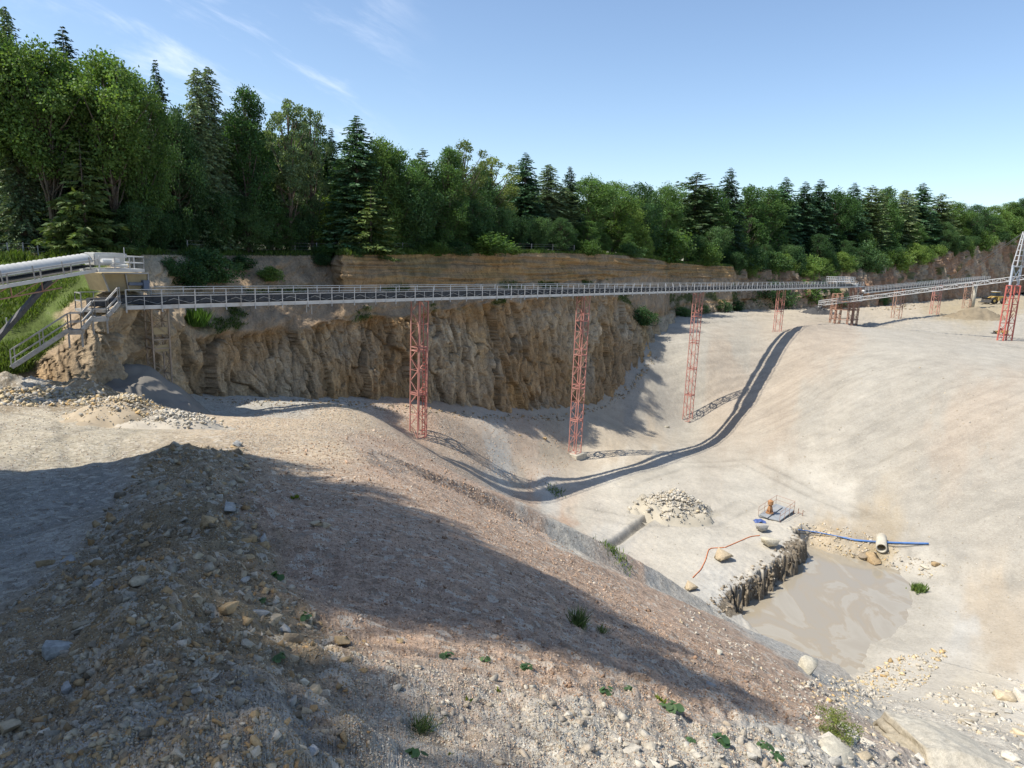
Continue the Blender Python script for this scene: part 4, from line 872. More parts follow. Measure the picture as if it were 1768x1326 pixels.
# access stair
r = empty('access_stair', tuple(atY(20, 635, 43.2)), 'galvanised access stair with handrails climbing the left bank to the conveyor', 'stair')
nd = np.array([.36, -.93, 0]); SWD = .8
def flight(p, q):
    p = np.asarray(p); q = np.asarray(q)
    for o in (0, SWD):
        b = MB(); b.bar(p-nd*o, q-nd*o, .07, .26); b.build('stringer', M_GALVD, r)
    n = int(abs(q[2]-p[2])/.2); b = MB()
    for k in range(n+1): c = p+(q-p)*k/max(n, 1); b.slab([c+[-.13, 0, .05], c+[.13, 0, .05], c-nd*SWD+[.13, 0, .05], c-nd*SWD+[-.13, 0, .05]], .04)
    b.build('treads', M_GALVD, r)
    for o in (0, SWD):
        b = MB(); rail(b, [p-nd*o, q-nd*o], 1.05, (.5,), 1.6, .028); b.build('handrail', M_GALVD, r)
def landing(p, q):
    b = MB(); b.slab([p, q, q-nd*SWD, p-nd*SWD], .3); b.build('landing', M_GALVD, r)
    for o in (0, SWD):
        b = MB(); rail(b, [p-nd*o, q-nd*o], 1.05, (.5,), 1.0, .028); b.build('handrail', M_GALVD, r)
W0, W1, W2, W3, W4, W5 = [atY(*q) for q in ((20, 634, 40.6), (118, 570, 42.6), (141, 569, 43.0), (160, 548, 43.9), (184, 544, 44.6), (204, 524, 46.2))]
W2[2] = W1[2]; W4[2] = W3[2]
flight(W0, W1); landing(W1, W2); flight(W2, W3); landing(W3, W4); flight(W4, W5)
b = MB()
for p in (W1, W2, W3, W4): b.bar(p-[0, 0, .25], [p[0], p[1], p[2]-1.1], .09)
b.build('support_posts', M_GALVD, r)
# platform by the conveyor tail
b = MB(); t0_, t1_ = C(s0, 1.0, ZB), C(s0-2.2, 1.0, ZB); b.slab([C(s0-.02, 1.15, ZB), C(s0-.02, -1.2, ZB), C(s0-2.4, -1.2, ZB), C(s0-2.4, .1, ZB), C(s0-1.2, 1.15, ZB)], .18); b.build('tail_platform', M_GALVD, conv)
b = MB(); rail(b, [C(s0, -1.15, ZB), C(s0-2.35, -1.15, ZB), C(s0-2.35, .05, ZB)], 1.1, (.55,), 1.2, .03); b.build('tail_rail', M_GALVD, conv)
b = MB(); b.box(C(s0-1.0, -.3, ZB+.45), (1.6, .9, .55), np.array([D3, N3, [0, 0, 1]])); b.tube([C(s0-.3, -.55, ZB+.5), C(s0-.3, .55, ZB+.5)], .32, 12); b.build('tail_drum', M_IDLER, conv, bevel=.02)
# thin pole at the left
p = hit(17, 636)[0]; b = MB(); pt = atY(11, 548, p[1]); b.tube([p-[0, 0, .2], pt], .04, 6); b.bar(p+(pt-p)*.42-[.9, 0, 0], p+(pt-p)*.42+[.02, 0, 0], .04)
tag(b.build('pole', M_GALV), 'thin leaning steel pole at the foot of the access stair', 'pole')
r = empty('low_fence', tuple(hit(30, 640)[0]), 'low rusty rail fence at the foot of the access stair', 'fence')
for px in (-20, 12, 40): q = hit(px, 640)[0]; b = MB(); b.bar(q-[0, 0, .1], q+[0, 0, .8], .06); b.build('post', M_RUST, r)
b = MB()
for h in (.4, .78): b.bar(hit(-20, 640)[0]+[0, 0, h], hit(40, 640)[0]+[0, 0, h], .05)
b.build('rail', M_RUST, r)

# forest fence posts along the edge
r = empty('edge_fence', tuple(top_at(450)), 'thin wire fence with grey posts along the wood edge', 'fence')
prev = None
for px in list(range(-10, 130, 26))+list(range(325, 1000, 37)):
    p = top_at(px); p = p*(1+2.4/np.hypot(p[0], p[1])); p[2] = top_at(px)[2]+.15; b = MB(); b.bar(p-[0, 0, .2], p+[RND.uniform(-.05, .05), 0, 1.35], .09); b.build('post', M_GALVD, r)
    if prev is not None and abs(prev[1]-px) < 40:
        b = MB()
        for h in (.5, .9, 1.25): b.bar(prev[0]+[0, 0, h], p+[0, 0, h], .015)
        b.build('wire', M_GALVD, r)
    prev = (p, px)

# pump deck by the pond
dk = [hit(x, y)[0] for x, y in ((1339, 872), (1371, 884), (1346, 903), (1309, 893))]
zd = max(float(q[2]) for q in dk)+.18
dk = [atH(x, y, zd) for x, y in ((1339.5, 869.5), (1371, 880.5), (1346, 899), (1309, 890))]
r = empty('pump_deck', tuple(np.mean(dk, 0)-[0, 0, .35]), 'grey steel pump deck with thin rails at the pond edge', 'platform')
b = MB(); b.slab(dk, .1); b.build('deck_plate', M_DECK, r)
dx = dk[1]-dk[0]; dy = dk[3]-dk[0]
b = MB(); b.slab([dk[0]+dx*.05+dy*.12+[0, 0, .13], dk[0]+dx*.48+dy*.12+[0, 0, .13], dk[0]+dx*.48+dy*.98+[0, 0, .13], dk[0]+dx*.05+dy*.98+[0, 0, .13]], .08); b.build('hatch_cover', M_DECK, r)
b = MB(); lowd = [dk[3]+dy*.02-[0, 0, .3], dk[2]+dy*.02-[0, 0, .3], dk[2]+dy*.25-dx*.15-[0, 0, .3], dk[3]+dy*.25+dx*.1-[0, 0, .3]]; b.slab(lowd, .1); b.build('step', M_DECK, r)
for a, c in ((dk[0], dk[3]), (dk[1], dk[2]), (dk[0], dk[1])):
    b = MB(); rail(b, [a, c], 1.0, (.5,), 1.6, .015); b.build('handrail', M_RUST, r)
for u_ in (.02, .35, .68, .98):
    q = dk[1]*(1-u_)+dk[2]*u_; b = MB(); b.bar([q[0], q[1], WATER-1.0], [q[0], q[1], zd], .1); b.build('leg', M_RUST, r)
q2 = dk[1]+(dk[1]-dk[2])*.0+np.array([.5, 0, 0]); b = MB(); 
for o in (0, .5): b.bar([q2[0]+o*.6, q2[1]-o, WATER-1], [q2[0]+o*.6, q2[1]-o, zd+.2], .06)
for z in np.arange(WATER, zd, .35): b.bar([q2[0], q2[1], z], [q2[0]+.3, q2[1]-.5, z], .04)
b.build('ladder', M_RUST, r)
# the pump standing on it
q = dk[0]+dx*.33+dy*.72+np.array([0, 0, .14])
r = empty('pump', tuple(q), 'worn orange upright pump standing on the grey deck', 'pump')
b = MB(); b.tube([q, q+[0, 0, .12]], .42, 14); b.build('base_flange', M_ORPAINT, r, bevel=.0)
b = MB()
for k in range(3): a = 2*math.pi*k/3; b.bar(q+[math.cos(a)*.34, math.sin(a)*.34, .1], q+[math.cos(a)*.12, math.sin(a)*.12, .95], .09)
b.build('tripod', M_ORPAINT, r)
b = MB(); b.tube([q+[0, 0, .12], q+[0, 0, .55], q+[0, 0, .9]], [.2, .22, .16], 12); b.build('pump_body', M_ORPAINT, r, True)
b = MB(); b.tube([q+[0, 0, .95], q+[0, 0, 1.0], q+[0, 0, 1.4], q+[0, 0, 1.5]], [.2, .3, .3, .16], 14); b.build('motor', M_ORPAINT, r)
# tarpaulin bundle
q = hit(1311, 901)[0]; n = 14; V = []; 
for i in range(n+1):
    for j in range(n+1):
        x = (i/n-.5)*1.2; y = (j/n-.5)*.8; rr_ = math.hypot(x/.75, y/.45); V.append(q+np.array([x, y, max(0, .26*(1-rr_**2))+.09*math.sin(9*x+4*y)*math.cos(7*y-3*x)+.03]))
ii = np.arange((n+1)**2).reshape(n+1, n+1); tag(np_mesh('tarpaulin', np.array(V), np.stack([ii[:-1, :-1], ii[1:, :-1], ii[1:, 1:], ii[:-1, 1:]], -1).reshape(-1, 4), M_TARP, smooth=True), 'crumpled blue tarpaulin beside the grey pump deck', 'tarpaulin')
def on_ground(px, lift, n=10):
    P = []
    for (a, b_) in zip(px[:-1], px[1:]):
        for k in range(n): P.append((a[0]+(b_[0]-a[0])*k/n, a[1]+(b_[1]-a[1])*k/n))
    P.append(px[-1]); h = hit([p[0] for p in P], [p[1] for p in P])
    for i in range(len(h)): h[i, 2] = gz(h[i, 0], h[i, 1])[0]+lift
    return h
def smooth_pts(h, k=3):
    h = h.copy()
    for _ in range(k): h[1:-1] = (h[:-2]+2*h[1:-1]+h[2:])/4
    return h
b = MB(); b.tube(smooth_pts(on_ground([(1196, 998), (1210, 984), (1218, 968), (1223, 950), (1228, 947), (1250, 946)], .05)), .035, 6); b.tube(smooth_pts(on_ground([(1251, 946), (1270, 938), (1295, 927), (1312, 925)], .05)), .035, 6); tag(b.build('power_cable', M_ORANGE, None, True), 'orange cable snaking between the pond boulders to the pump deck', 'cable')
b = MB(); hq = smooth_pts(on_ground([(1378, 917), (1410, 921), (1450, 929), (1475, 935), (1500, 937), (1530, 939), (1560, 940), (1603, 941)], .16, 6)); b.tube(hq, [.05]*14+[.10]*(len(hq)-14), 8); tag(b.build('water_hose', M_BLUE, None, True), 'long blue water hose lying across the bank behind the pond', 'hose')
b = MB(); b.tube(smooth_pts(on_ground([(1372, 921), (1400, 924), (1430, 927), (1470, 934), (1520, 941), (1548, 946), (1575, 944), (1603, 942)], .1, 6)), .03, 6); tag(b.build('black_cable', M_DARK, None, True), 'thin black cable trailing beside the blue hose', 'cable')
# concrete outfall pipe
q = hit(1521, 948)[0]+np.array([0, 0, .35]); dirp = np.array([-.42, -.85, -.10]); dirp /= np.linalg.norm(dirp); u1 = np.cross(dirp, [0, 0, 1]); u1 /= np.linalg.norm(u1); u2 = np.cross(u1, dirp); V = []; n = 24
for s, rad in ((1.9, .52), (-.55, .52), (-.55, .40), (1.7, .40)):
    for k in range(n): a = 2*math.pi*k/n; V.append(q-dirp*s+(u1*math.cos(a)+u2*math.sin(a))*rad)
FF = [[i*n+k, i*n+(k+1) % n, (i+1)*n+(k+1) % n, (i+1)*n+k] for i in range(3) for k in range(n)]
M_PIPEIN = M_CONC
tag(np_mesh('outfall_pipe', np.array(V), np.array(FF), M_CONC, smooth=False), 'short pale concrete outfall pipe above the pond', 'pipe')

# ------------------------------------------------------------------ machines
def wheel(root, c, ax, R, w):
    b = MB(); c = np.asarray(c); b.tube([c-ax*w/2, c-ax*w*.42, c+ax*w*.42, c+ax*w/2], [R*.86, R, R, R*.86], 20); o = b.build('wheel', M_BLACK, root)
    b = MB(); b.tube([c-ax*(w/2+.02), c+ax*(w/2+.02)], R*.5, 14); b.build('rim', M_YEL, o)
def loader(base, yaw, sc, label):
    """wheel loader: base point on the ground, heading yaw"""
    f = np.array([math.cos(yaw), math.sin(yaw), 0]); s = np.array([-math.sin(yaw), math.cos(yaw), 0]); u = np.array([0, 0, 1.0]); A = np.array([f, s, u])
    P = lambda a, c, z: np.asarray(base)+(f*a+s*c+u*z)*sc
    r = empty('wheel_loader', tuple(base), label, 'loader')
    for a in (-1.6, 1.5):
        for c in (-1.05, 1.05): wheel(r, P(a, c, .75), s, .75*sc, .6*sc)
    b = MB(); b.box8([P(a, c, z) for z, k in ((.8, 1), (1.9, .9)) for a, c in ((-3.0, -.85), (-.3, -.85), (-.3, .85), (-3.0, .85))]); b.build('engine_hood', M_YEL, r, bevel=.06)
    b = MB(); b.box(P(1.1, 0, 1.0), (2.2*sc, 1.1*sc, .7*sc), A); b.build('front_frame', M_YEL, r, bevel=.05)
    b = MB(); b.box8([P(a, c, z) for z, l0, l1 in ((1.7, -.7, .75), (3.0, -.55, .55)) for a, c in ((l0, -.7), (l1, -.7), (l1, .7), (l0, .7))]); cb = b.build('cab', M_YEL, r, bevel=.04)
    b = MB(); b.box8([P(a, c, z) for z, l0, l1 in ((1.95, -.62, .78), (2.8, -.5, .64)) for a, c in ((l0, -.74), (l1, -.74), (l1, .74), (l0, .74))]); b.build('cab_glass', M_GLASS, cb)
    b = MB(); b.box(P(0, 0, 3.06), (1.4*sc, 1.6*sc, .1*sc), A); b.build('cab_roof', M_WHITE, r)
    b = MB()
    for c in (-.5, .5): b.bar(P(.9, c, 1.6), P(2.6, c, .8), .25*sc, .35*sc); b.bar(P(1.0, c, 1.1), P(2.3, c, 1.3), .16*sc)
    b.build('lift_arms', M_YEL, r)
    b = MB(); prof = [(2.5, .25), (3.6, .15), (3.75, .3), (2.75, .45), (2.6, 1.2), (2.9, 1.45), (2.45, 1.35)]
    for c0, c1 in ((-1.4, 1.4),):
        for (a0, z0), (a1, z1) in zip(prof[:-1], prof[1:]): b.poly([P(a0, c0, z0), P(a1, c0, z1), P(a1, c1, z1), P(a0, c1, z0)])
    for c in (-1.4, 1.4): b.poly([P(a, c, z) for a, z in prof])
    b.build('bucket', M_DARK, r)
    b = MB(); b.tube([P(-2.3, .35, 1.9), P(-2.3, .35, 2.6)], .08*sc, 8); b.build('exhaust', M_DARK, r)
    return r
q = hit(1716, 524)[0]; loader(q, math.radians(195), q[1]/178, 'yellow wheel loader working on the tan heap beyond the mast')
q = hit(1727, 577)[0]; loader(q, math.radians(160), .52, 'small yellow loader seen through the legs of the red mast')
# ------------------------------------------------------------------ vegetation
def leaf_material(name, tr=0.35, var=0.30):
    m, t, p = nodes(name)
    at = N(t, 'ShaderNodeAttribute', attribute_name='Col'); oi = N(t, 'ShaderNodeObjectInfo')
    k = maprange(t, oi.outputs['Random'], 0, 1, 1-var, 1+var)
    hs = N(t, 'ShaderNodeHueSaturation'); t.links.new(at.outputs['Color'], hs.inputs['Color']); t.links.new(maprange(t, oi.outputs['Random'], 0, 1, 0.515, 0.485), hs.inputs['Hue']); t.links.new(k, hs.inputs['Value'])
    p.inputs['Roughness'].default_value = 0.55; p.inputs['Specular IOR Level'].default_value = 0.2; t.links.new(hs.outputs[0], p.inputs['Base Color'])
    tl = N(t, 'ShaderNodeBsdfTranslucent'); br = N(t, 'ShaderNodeVectorMath', operation='MULTIPLY'); t.links.new(hs.outputs[0], br.inputs[0]); br.inputs[1].default_value = (1.5, 1.6, 0.7); t.links.new(br.outputs[0], tl.inputs['Color'])
    mx = N(t, 'ShaderNodeMixShader'); mx.inputs[0].default_value = tr; t.links.new(p.outputs[0], mx.inputs[1]); t.links.new(tl.outputs[0], mx.inputs[2])
    t.links.new(mx.outputs[0], t.nodes['Material Output'].inputs['Surface']); return m
M_LEAF = leaf_material('leaves'); M_NEEDLE = leaf_material('needles', 0.15, 0.25); M_GRASS = leaf_material('grass_blades', 0.35, 0.1)
M_BARK = simple('bark', (0.13, 0.105, 0.08), 0.95, 0, 0.35, 5.0, (0.22, 0.21, 0.17), 0.5, 0.6)
def unit(v): return v/(np.linalg.norm(v, axis=-1, keepdims=True)+1e-9)
def cards(P, Dr, Ln, Wd, col, bend=0.25, rs=NR):
    """leaf-shaped quads: at P, pointing along Dr"""
    n = len(P); Dr = unit(Dr); R = unit(np.cross(Dr, rs.normal(size=(n, 3)))); U = np.cross(R, Dr)
    Ln = np.broadcast_to(Ln, n)[:, None]; Wd = np.broadcast_to(Wd, n)[:, None]
    V = np.stack([P, P+Dr*Ln*.5+R*Wd*.5+U*Wd*bend, P+Dr*Ln, P+Dr*Ln*.5-R*Wd*.5+U*Wd*bend], 1).reshape(-1, 3)
    return V, np.arange(n*4).reshape(n, 4), np.repeat(col, 4, 0)
def jitter_col(base, n, v=0.35, rs=NR):
    k = (1+rs.uniform(-v, v, (n, 1))); h = rs.uniform(-.12, .12, (n, 1))
    return np.array(base)[None]*k*np.concatenate([1+h, np.ones((n, 1)), 1-h*.5], 1)
PROTO = {}
def add_proto(kind, V, F, Cc, trunk, leafmat):
    o = np_mesh('crown', V, F, leafmat, col=Cc); me = o.data; bpy.data.objects.remove(o)
    t = trunk.build('trunk', M_BARK, None, True); mt = t.data; bpy.data.objects.remove(t)
    PROTO[kind] = (me, mt)
def broadleaf(kind, seed, H, Wd, nl, lobes, leaf, col, base=0.12, shape='oval', lob=0.26, openness=0.0):
    rs = np.random.RandomState(seed); tb = MB()
    tb.tube([(0, 0, -.5), (rs.uniform(-.2, .2), rs.uniform(-.2, .2), H*.35), (rs.uniform(-.4, .4), rs.uniform(-.4, .4), H*.72), (0, 0, H*.93)], [H*.016+.05, H*.013, H*.007, .03], 7)
    Pv, Dv = [], []; Ls = []
    for k in range(lobes):
        t = base+(1-base)*((k+.5)/lobes)*.94
        if shape == 'oval': env = math.sin(math.pi*min(1, (t-base)/(1-base)*.86+.13))**.7
        elif shape == 'tall': env = (1-((t-base)/(1-base))**2.2)**.8*.9+.12
        else: env = min(1, .35+(t-base)/(1-base)*1.1)*(1-max(0, (t-.75)/.25)**2*.75)
        a = k*2.39996+rs.uniform(-.5, .5); rad = Wd/2*env*rs.uniform(.35, 1.08)*(1 if k < lobes-2 else .3)
        c = np.array([math.cos(a)*rad, math.sin(a)*rad, H*t]); lr = Wd*lob*rs.uniform(.5, 1.35)*(.55+.5*env); Ls.append((c, lr))
        st = np.array([0, 0, H*max(.12, t-.16-rs.uniform(0, .1))]); mdl = (st+c)/2+np.array([0, 0, -.03*H]); tb.tube([st, mdl, c], [H*.005+.02, H*.0035+.015, .02], 5)
    w = np.array([l[1]**2 for l in Ls]); w /= w.sum(); cnt = (w*nl).astype(int)
    for (c, lr), n in zip(Ls, cnt):
        d = unit(rs.normal(size=(n, 3))); r = lr*(rs.uniform(0.25, 1.0, (n, 1))**.45)*(1+.22*rs.normal(size=(n, 1)))
        sub = unit(rs.normal(size=(7, 3)))
        g = (d@sub.T).max(1)[:, None]; r = r*(.72+.38*g**4)
        Pv.append(c+d*r*np.array([1, 1, .78])); Dv.append(d*.6+rs.normal(size=(n, 3))*.7+np.array([0, 0, -.15]))
    P = np.concatenate(Pv); Dr = np.concatenate(Dv); P[:, 2] = np.maximum(P[:, 2], .15)
    s = leaf*rs.uniform(.6, 1.35, len(P))
    tint = 1+.22*np.sin(P[:, :1]*1.7+seed)*np.cos(P[:, 2:]*1.3+P[:, 1:2])
    V, F, Cc = cards(P, Dr, s, s*.72, jitter_col(col, len(P), .35, rs)*tint, .22, rs)
    add_proto(kind, V, F, Cc, tb, M_LEAF)
def conifer(kind, seed, H, Wd, levels, per, col, droop=.35, card=.55, start=.04, cone=1.0, dens=1.0, ragged=.25, upturn=0.0):
    rs = np.random.RandomState(seed); tb = MB(); tb.tube([(0, 0, -.5), (0, 0, H*.5), (0, 0, H)], [H*.014+.04, H*.008, .015], 7)
    P, Dr, Sz = [], [], []
    for l in range(levels):
        t = start+(1-start)*(l/(levels-1)); z = H*t; R = Wd/2*((1-t)**cone)+.12
        n = max(3, int(per*(.5+.5*(1-t))))
        for k in range(n):
            a = rs.uniform(0, 6.283); L_ = R*(1+rs.uniform(-ragged*1.3, ragged*.55)); dr_ = droop*rs.uniform(.3, 1.6); z0 = z+rs.uniform(-1.6, 1.6)*H/levels*(1-t)
            m = max(3, int(L_/(.30)*dens)); u_ = np.linspace(.12, 1, m); rad = np.array([math.cos(a), math.sin(a), 0]); sd = np.array([-rad[1], rad[0], 0])
            pts = rad[None]*(L_*u_)[:, None]+np.array([0, 0, 1])*(z0-dr_*L_*u_**1.3+upturn*L_*u_**2)[:, None]
            if L_ > .8: tb.tube([pts[0]*np.array([.1, .1, 1]), pts[-1]], [.03, .012], 4, False)
            for side in (-1, 1, 0):
                wv = (1-.55*u_)*L_*.30+.12
                P.append(pts+sd*side*.03); Dr.append(rad[None]*.75+sd[None]*side*.85+np.array([0, 0, -.28])*np.ones((m, 1))+rs.normal(size=(m, 3))*.22); Sz.append(np.minimum(wv*1.6, card*1.5)*rs.uniform(.7, 1.2, m))
    P = np.concatenate(P); Dr = np.concatenate(Dr); Sz = np.concatenate(Sz)
    V, F, Cc = cards(P, Dr, Sz, Sz*.36, jitter_col(col, len(P), .3, rs), .3, rs)
    add_proto(kind, V, F, Cc, tb, M_NEEDLE)
GB = (0.118, 0.192, 0.052); GM = (0.086, 0.160, 0.052); GD = (0.062, 0.122, 0.048); GY = (0.145, 0.190, 0.066); GS = (0.056, 0.104, 0.052); GL = (0.125, 0.180, 0.092)
broadleaf('beech', 1, 19, 9.0, 24000, 74, .28, GB, .10, 'oval', .19); broadleaf('maple', 2, 17, 8.5, 22000, 66, .28, GM, .08, 'wide', .175); broadleaf('oak', 3, 16, 9.5, 22000, 66, .28, GD, .06, 'oval', .185)
broadleaf('tallbroad', 4, 20, 7.0, 21000, 76, .27, GM, .10, 'tall', .19); broadleaf('poplar', 5, 19, 7.0, 11000, 44, .27, GL, .30, 'oval', .13); broadleaf('ash', 6, 18, 8.0, 9500, 50, .25, GY, .25, 'wide', .13)
broadleaf('understorey', 7, 8, 6.0, 13000, 44, .24, GD, .02, 'wide', .22); broadleaf('youngbeech', 8, 10, 6.0, 13000, 44, .24, GB, .02, 'tall', .22); broadleaf('bush', 9, 3.0, 3.4, 4200, 14, .22, GB, .0, 'wide', .30); broadleaf('darkbush', 10, 3.0, 3.8, 4200, 14, .22, GD, .0, 'wide', .30)
conifer('spruce', 11, 20, 6.4, 64, 13, GS, .30, .42, .04, .70, 1.15, .4); conifer('fir', 12, 18, 6.6, 58, 13, (0.060, 0.125, 0.060), .16, .42, .04, .60, 1.15, .4); conifer('larch', 13, 19, 6.0, 90, 12, (0.20, 0.27, 0.135), .38, .28, .06, .50, 1.25, .45)
conifer('pine', 14, 18, 6.5, 42, 10, (0.088, 0.135, 0.056), -.02, .45, .22, .45, 1.2, .5, .08); conifer('darkspruce', 15, 20, 7.4, 62, 12, (0.038, 0.080, 0.044), .34, .42, .04, .68, 1.1, .4)
conifer('layered', 16, 11, 8.0, 18, 9, (0.12, 0.17, 0.052), .12, .55, .02, .8, 1.2, .3)
broadleaf('scrub', 17, 3.0, 3.6, 3800, 18, .13, (0.20, 0.235, 0.06), .0, 'wide', .22)
broadleaf('highbeech', 21, 19, 9.0, 20000, 64, .28, GB, .40, 'wide', .185)
PH = dict(highbeech=19, scrub=3, beech=19, maple=17, oak=16, tallbroad=20, poplar=19, ash=18, understorey=8, youngbeech=10, bush=3, darkbush=3, spruce=20, fir=18, larch=19, pine=18, darkspruce=20, layered=11)
PW = dict(highbeech=10, scrub=4.2, beech=10.5, maple=10, oak=11, tallbroad=8.5, poplar=8, ash=9, understorey=7.5, youngbeech=7, bush=4.2, darkbush=4.6, spruce=6.6, fir=6.6, larch=6, pine=6.5, darkspruce=7.4, layered=8.2)
CONIF = {'spruce', 'fir', 'larch', 'pine', 'darkspruce'}
def plant_tree(kind, base, H, Wd, label, cat='tree', group=None, name=None):
    nm = name or ('conifer_tree' if kind in CONIF else 'bush' if 'bush' in kind or kind == 'scrub' else 'broadleaf_tree')
    r = empty(nm, tuple(base), label, cat, group); r.rotation_euler = (0, 0, RND.uniform(0, 6.28))
    r.scale = (Wd/PW[kind], Wd/PW[kind], H/PH[kind])
    for n_, me in zip(('crown', 'trunk' if nm != 'bush' else 'stems'), PROTO[kind]):
        o = bpy.data.objects.new(n_, me); COL.objects.link(o); o.parent = r
    return r
def wood(px, ytip, wpx, kind, label, off=4.0, group='trees of the wood above the cliff', yb=None):
    tp = top_at(px); Y = tp[1]+off*(.8+tp[1]/400); tip = atY(px, ytip, Y)
    zb = tp[2]+.3+off*.008 if yb is None else yb
    H = (tip[2]-zb)/(1-.0); wd = wpx*Y/FPX
    # tower-like lean of the picture: stand the foot under the tip
    return plant_tree(kind, (tip[0], tip[1], zb), H, wd, label, 'tree', group)
FRONT = [(-60, 20, 120, 'highbeech', 'tall green broadleaf tree cut by the left picture edge', 3), (6, 12, 70, 'larch', 'feathery larch with its tip cut by the top left corner of the sky', 5), (66, 78, 140, 'highbeech', 'bright green broadleaf crown in front of the dark pointed spruce', 3), (107, 46, 100, 'darkspruce', 'dark pointed spruce rising out of bright broadleaf crowns at far left', 8),
         (178, 96, 140, 'highbeech', 'broad mid green crown above the covered conveyor', 4), (232, 122, 90, 'beech', 'rounded green crown just left of the thin spruce spire', 5), (268, 104, 62, 'spruce', 'thin spruce spire standing above the crowns at left', 9), (302, 178, 80, 'oak', 'dark green crown between spruce spire and twin larch', 6),
         (338, 118, 62, 'larch', 'left of the two soft pale green larch spires', 5), (358, 116, 66, 'larch', 'right of the two soft pale green larch spires', 5.5), (422, 138, 88, 'tallbroad', 'mid green tree with ragged pointed top right of the larches', 4), (400, 190, 90, 'oak', 'dark crown filling the gap below the ragged pointed tree', 7),
         (497, 165, 84, 'poplar', 'open pale green tree with bare grey limbs showing', 4), (536, 180, 62, 'poplar', 'second open pale tree with visible limbs, slightly lower', 4.6), (572, 222, 54, 'spruce', 'small dark spruce tip behind the open pale trees', 9), (616, 200, 86, 'fir', 'dark fir with tiered top at the middle of the left wood', 6), (656, 234, 74, 'beech', 'green crown on the right shoulder of the tiered fir', 5), (690, 255, 96, 'maple', 'bright green rounded crown left of the thin bare pine', 4), (729, 256, 52, 'pine', 'thin half bare pine between two bright crowns', 5),
         (775, 246, 70, 'tallbroad', 'left half of the airy twin crown above the second tower', 4), (803, 238, 74, 'ash', 'airy twin crown with sky between its twigs', 4.5), (850, 268, 96, 'ash', 'thin airy crown with bare grey twigs left of the blue fir', 4.2), (830, 284, 60, 'oak', 'dark round crown below the airy twigs', 6), (908, 264, 64, 'fir', 'neat blue green fir cone above the third tower', 5), (948, 284, 62, 'larch', 'soft olive larch beside the neat fir', 4), (984, 288, 54, 'spruce', 'dark spruce tip right of the olive larch', 6), (968, 318, 60, 'pine', 'shorter olive pine in front of the dark spruce tip', 3.5),
         (1018, 304, 90, 'maple', 'rounded bright crown right of the dark spruce tip', 4), (1062, 312, 80, 'beech', 'rounded mid green crown in the middle of the wood', 5), (1106, 314, 84, 'oak', 'dark rounded crown left of the pale bushy tree', 5), (1092, 352, 56, 'youngbeech', 'young bright green tree glowing in the sun at mid wood', 2.5), (1152, 318, 70, 'maple', 'green crown left of the tall grey green pine', 5), (1204, 298, 84, 'pine', 'tall grey green pine in the right half of the wood', 5), (1262, 290, 66, 'darkspruce', 'tallest dark spruce of the right half of the wood', 6), (1236, 318, 66, 'tallbroad', 'olive crown between grey pine and tallest dark spruce', 4),
         (1298, 314, 62, 'tallbroad', 'narrow green crown right of the tallest dark spruce', 4), (1330, 318, 64, 'tallbroad', 'olive narrow crown with pointed tip in the right wood', 4), (1358, 306, 60, 'fir', 'fir with tiered pointed tip, first of a row of three', 6), (1392, 314, 58, 'fir', 'fir with tiered tip, middle of a row of three', 5), (1418, 310, 60, 'fir', 'fir with tiered tip, last of a row of three', 6), (1446, 326, 64, 'maple', 'green crown above the transfer trestle', 4), (1476, 316, 56, 'fir', 'dark fir above the conveyor transfer', 5), (1508, 320, 58, 'pine', 'rounded pine top right of the transfer fir', 4), (1536, 318, 54, 'tallbroad', 'pointed green crown above the sloping boom', 5), (1564, 328, 56, 'larch', 'olive larch above the sloping boom', 4), (1594, 316, 58, 'fir', 'prominent pointed fir in the far right wood', 5), (1626, 334, 54, 'pine', 'rounded conifer right of the prominent far fir', 4),
         (1654, 348, 52, 'beech', 'rounded far crown left of the mast', 4), (1688, 352, 54, 'oak', 'dark far crown above the stay cables', 4), (1720, 354, 48, 'beech', 'rounded far crown just left of the mast top', 4), (1748, 346, 44, 'tallbroad', 'far tall crown behind the mast top', 5), (1776, 344, 50, 'oak', 'far crown cut by the right picture edge', 4), (1820, 345, 60, 'beech', 'far crown beyond the right edge', 4)]
for px, y, w, k, lb, off in FRONT: wood(px, y, w*(1.3 if k in CONIF else 1.15), k, lb, off+9*float(sstep(780, 860, px)))
# second and third ranks: fill between and behind
n2 = 0
kinds2 = ['oak', 'tallbroad', 'maple', 'tallbroad', 'pine', 'beech', 'oak', 'maple']
xs = np.array([f[0] for f in FRONT]); ys = np.array([f[1] for f in FRONT]); o_ = np.argsort(xs)
for off, st in ((11, 31), (20, 37), (32, 45)):
    px = -70.0
    while px < 1830:
        yt = np.interp(px, xs[o_], np.maximum(ys[o_], np.convolve(ys[o_], np.ones(5)/5, 'same')*(np.arange(len(ys)) > 1)))+RND.uniform(26, 60)*(1 if px < 1000 else .6)+off*.5
        wood(px, yt, RND.uniform(58, 92)*(1 if px < 900 else .8), RND.choice(kinds2), 'dark tree deep in the wood behind the front row of crowns', off+RND.uniform(-2, 3)+9*float(sstep(780, 860, px)), 'trees standing behind the front row')
        px += st*RND.uniform(.75, 1.2)*(1.15 if px < 700 else .85)
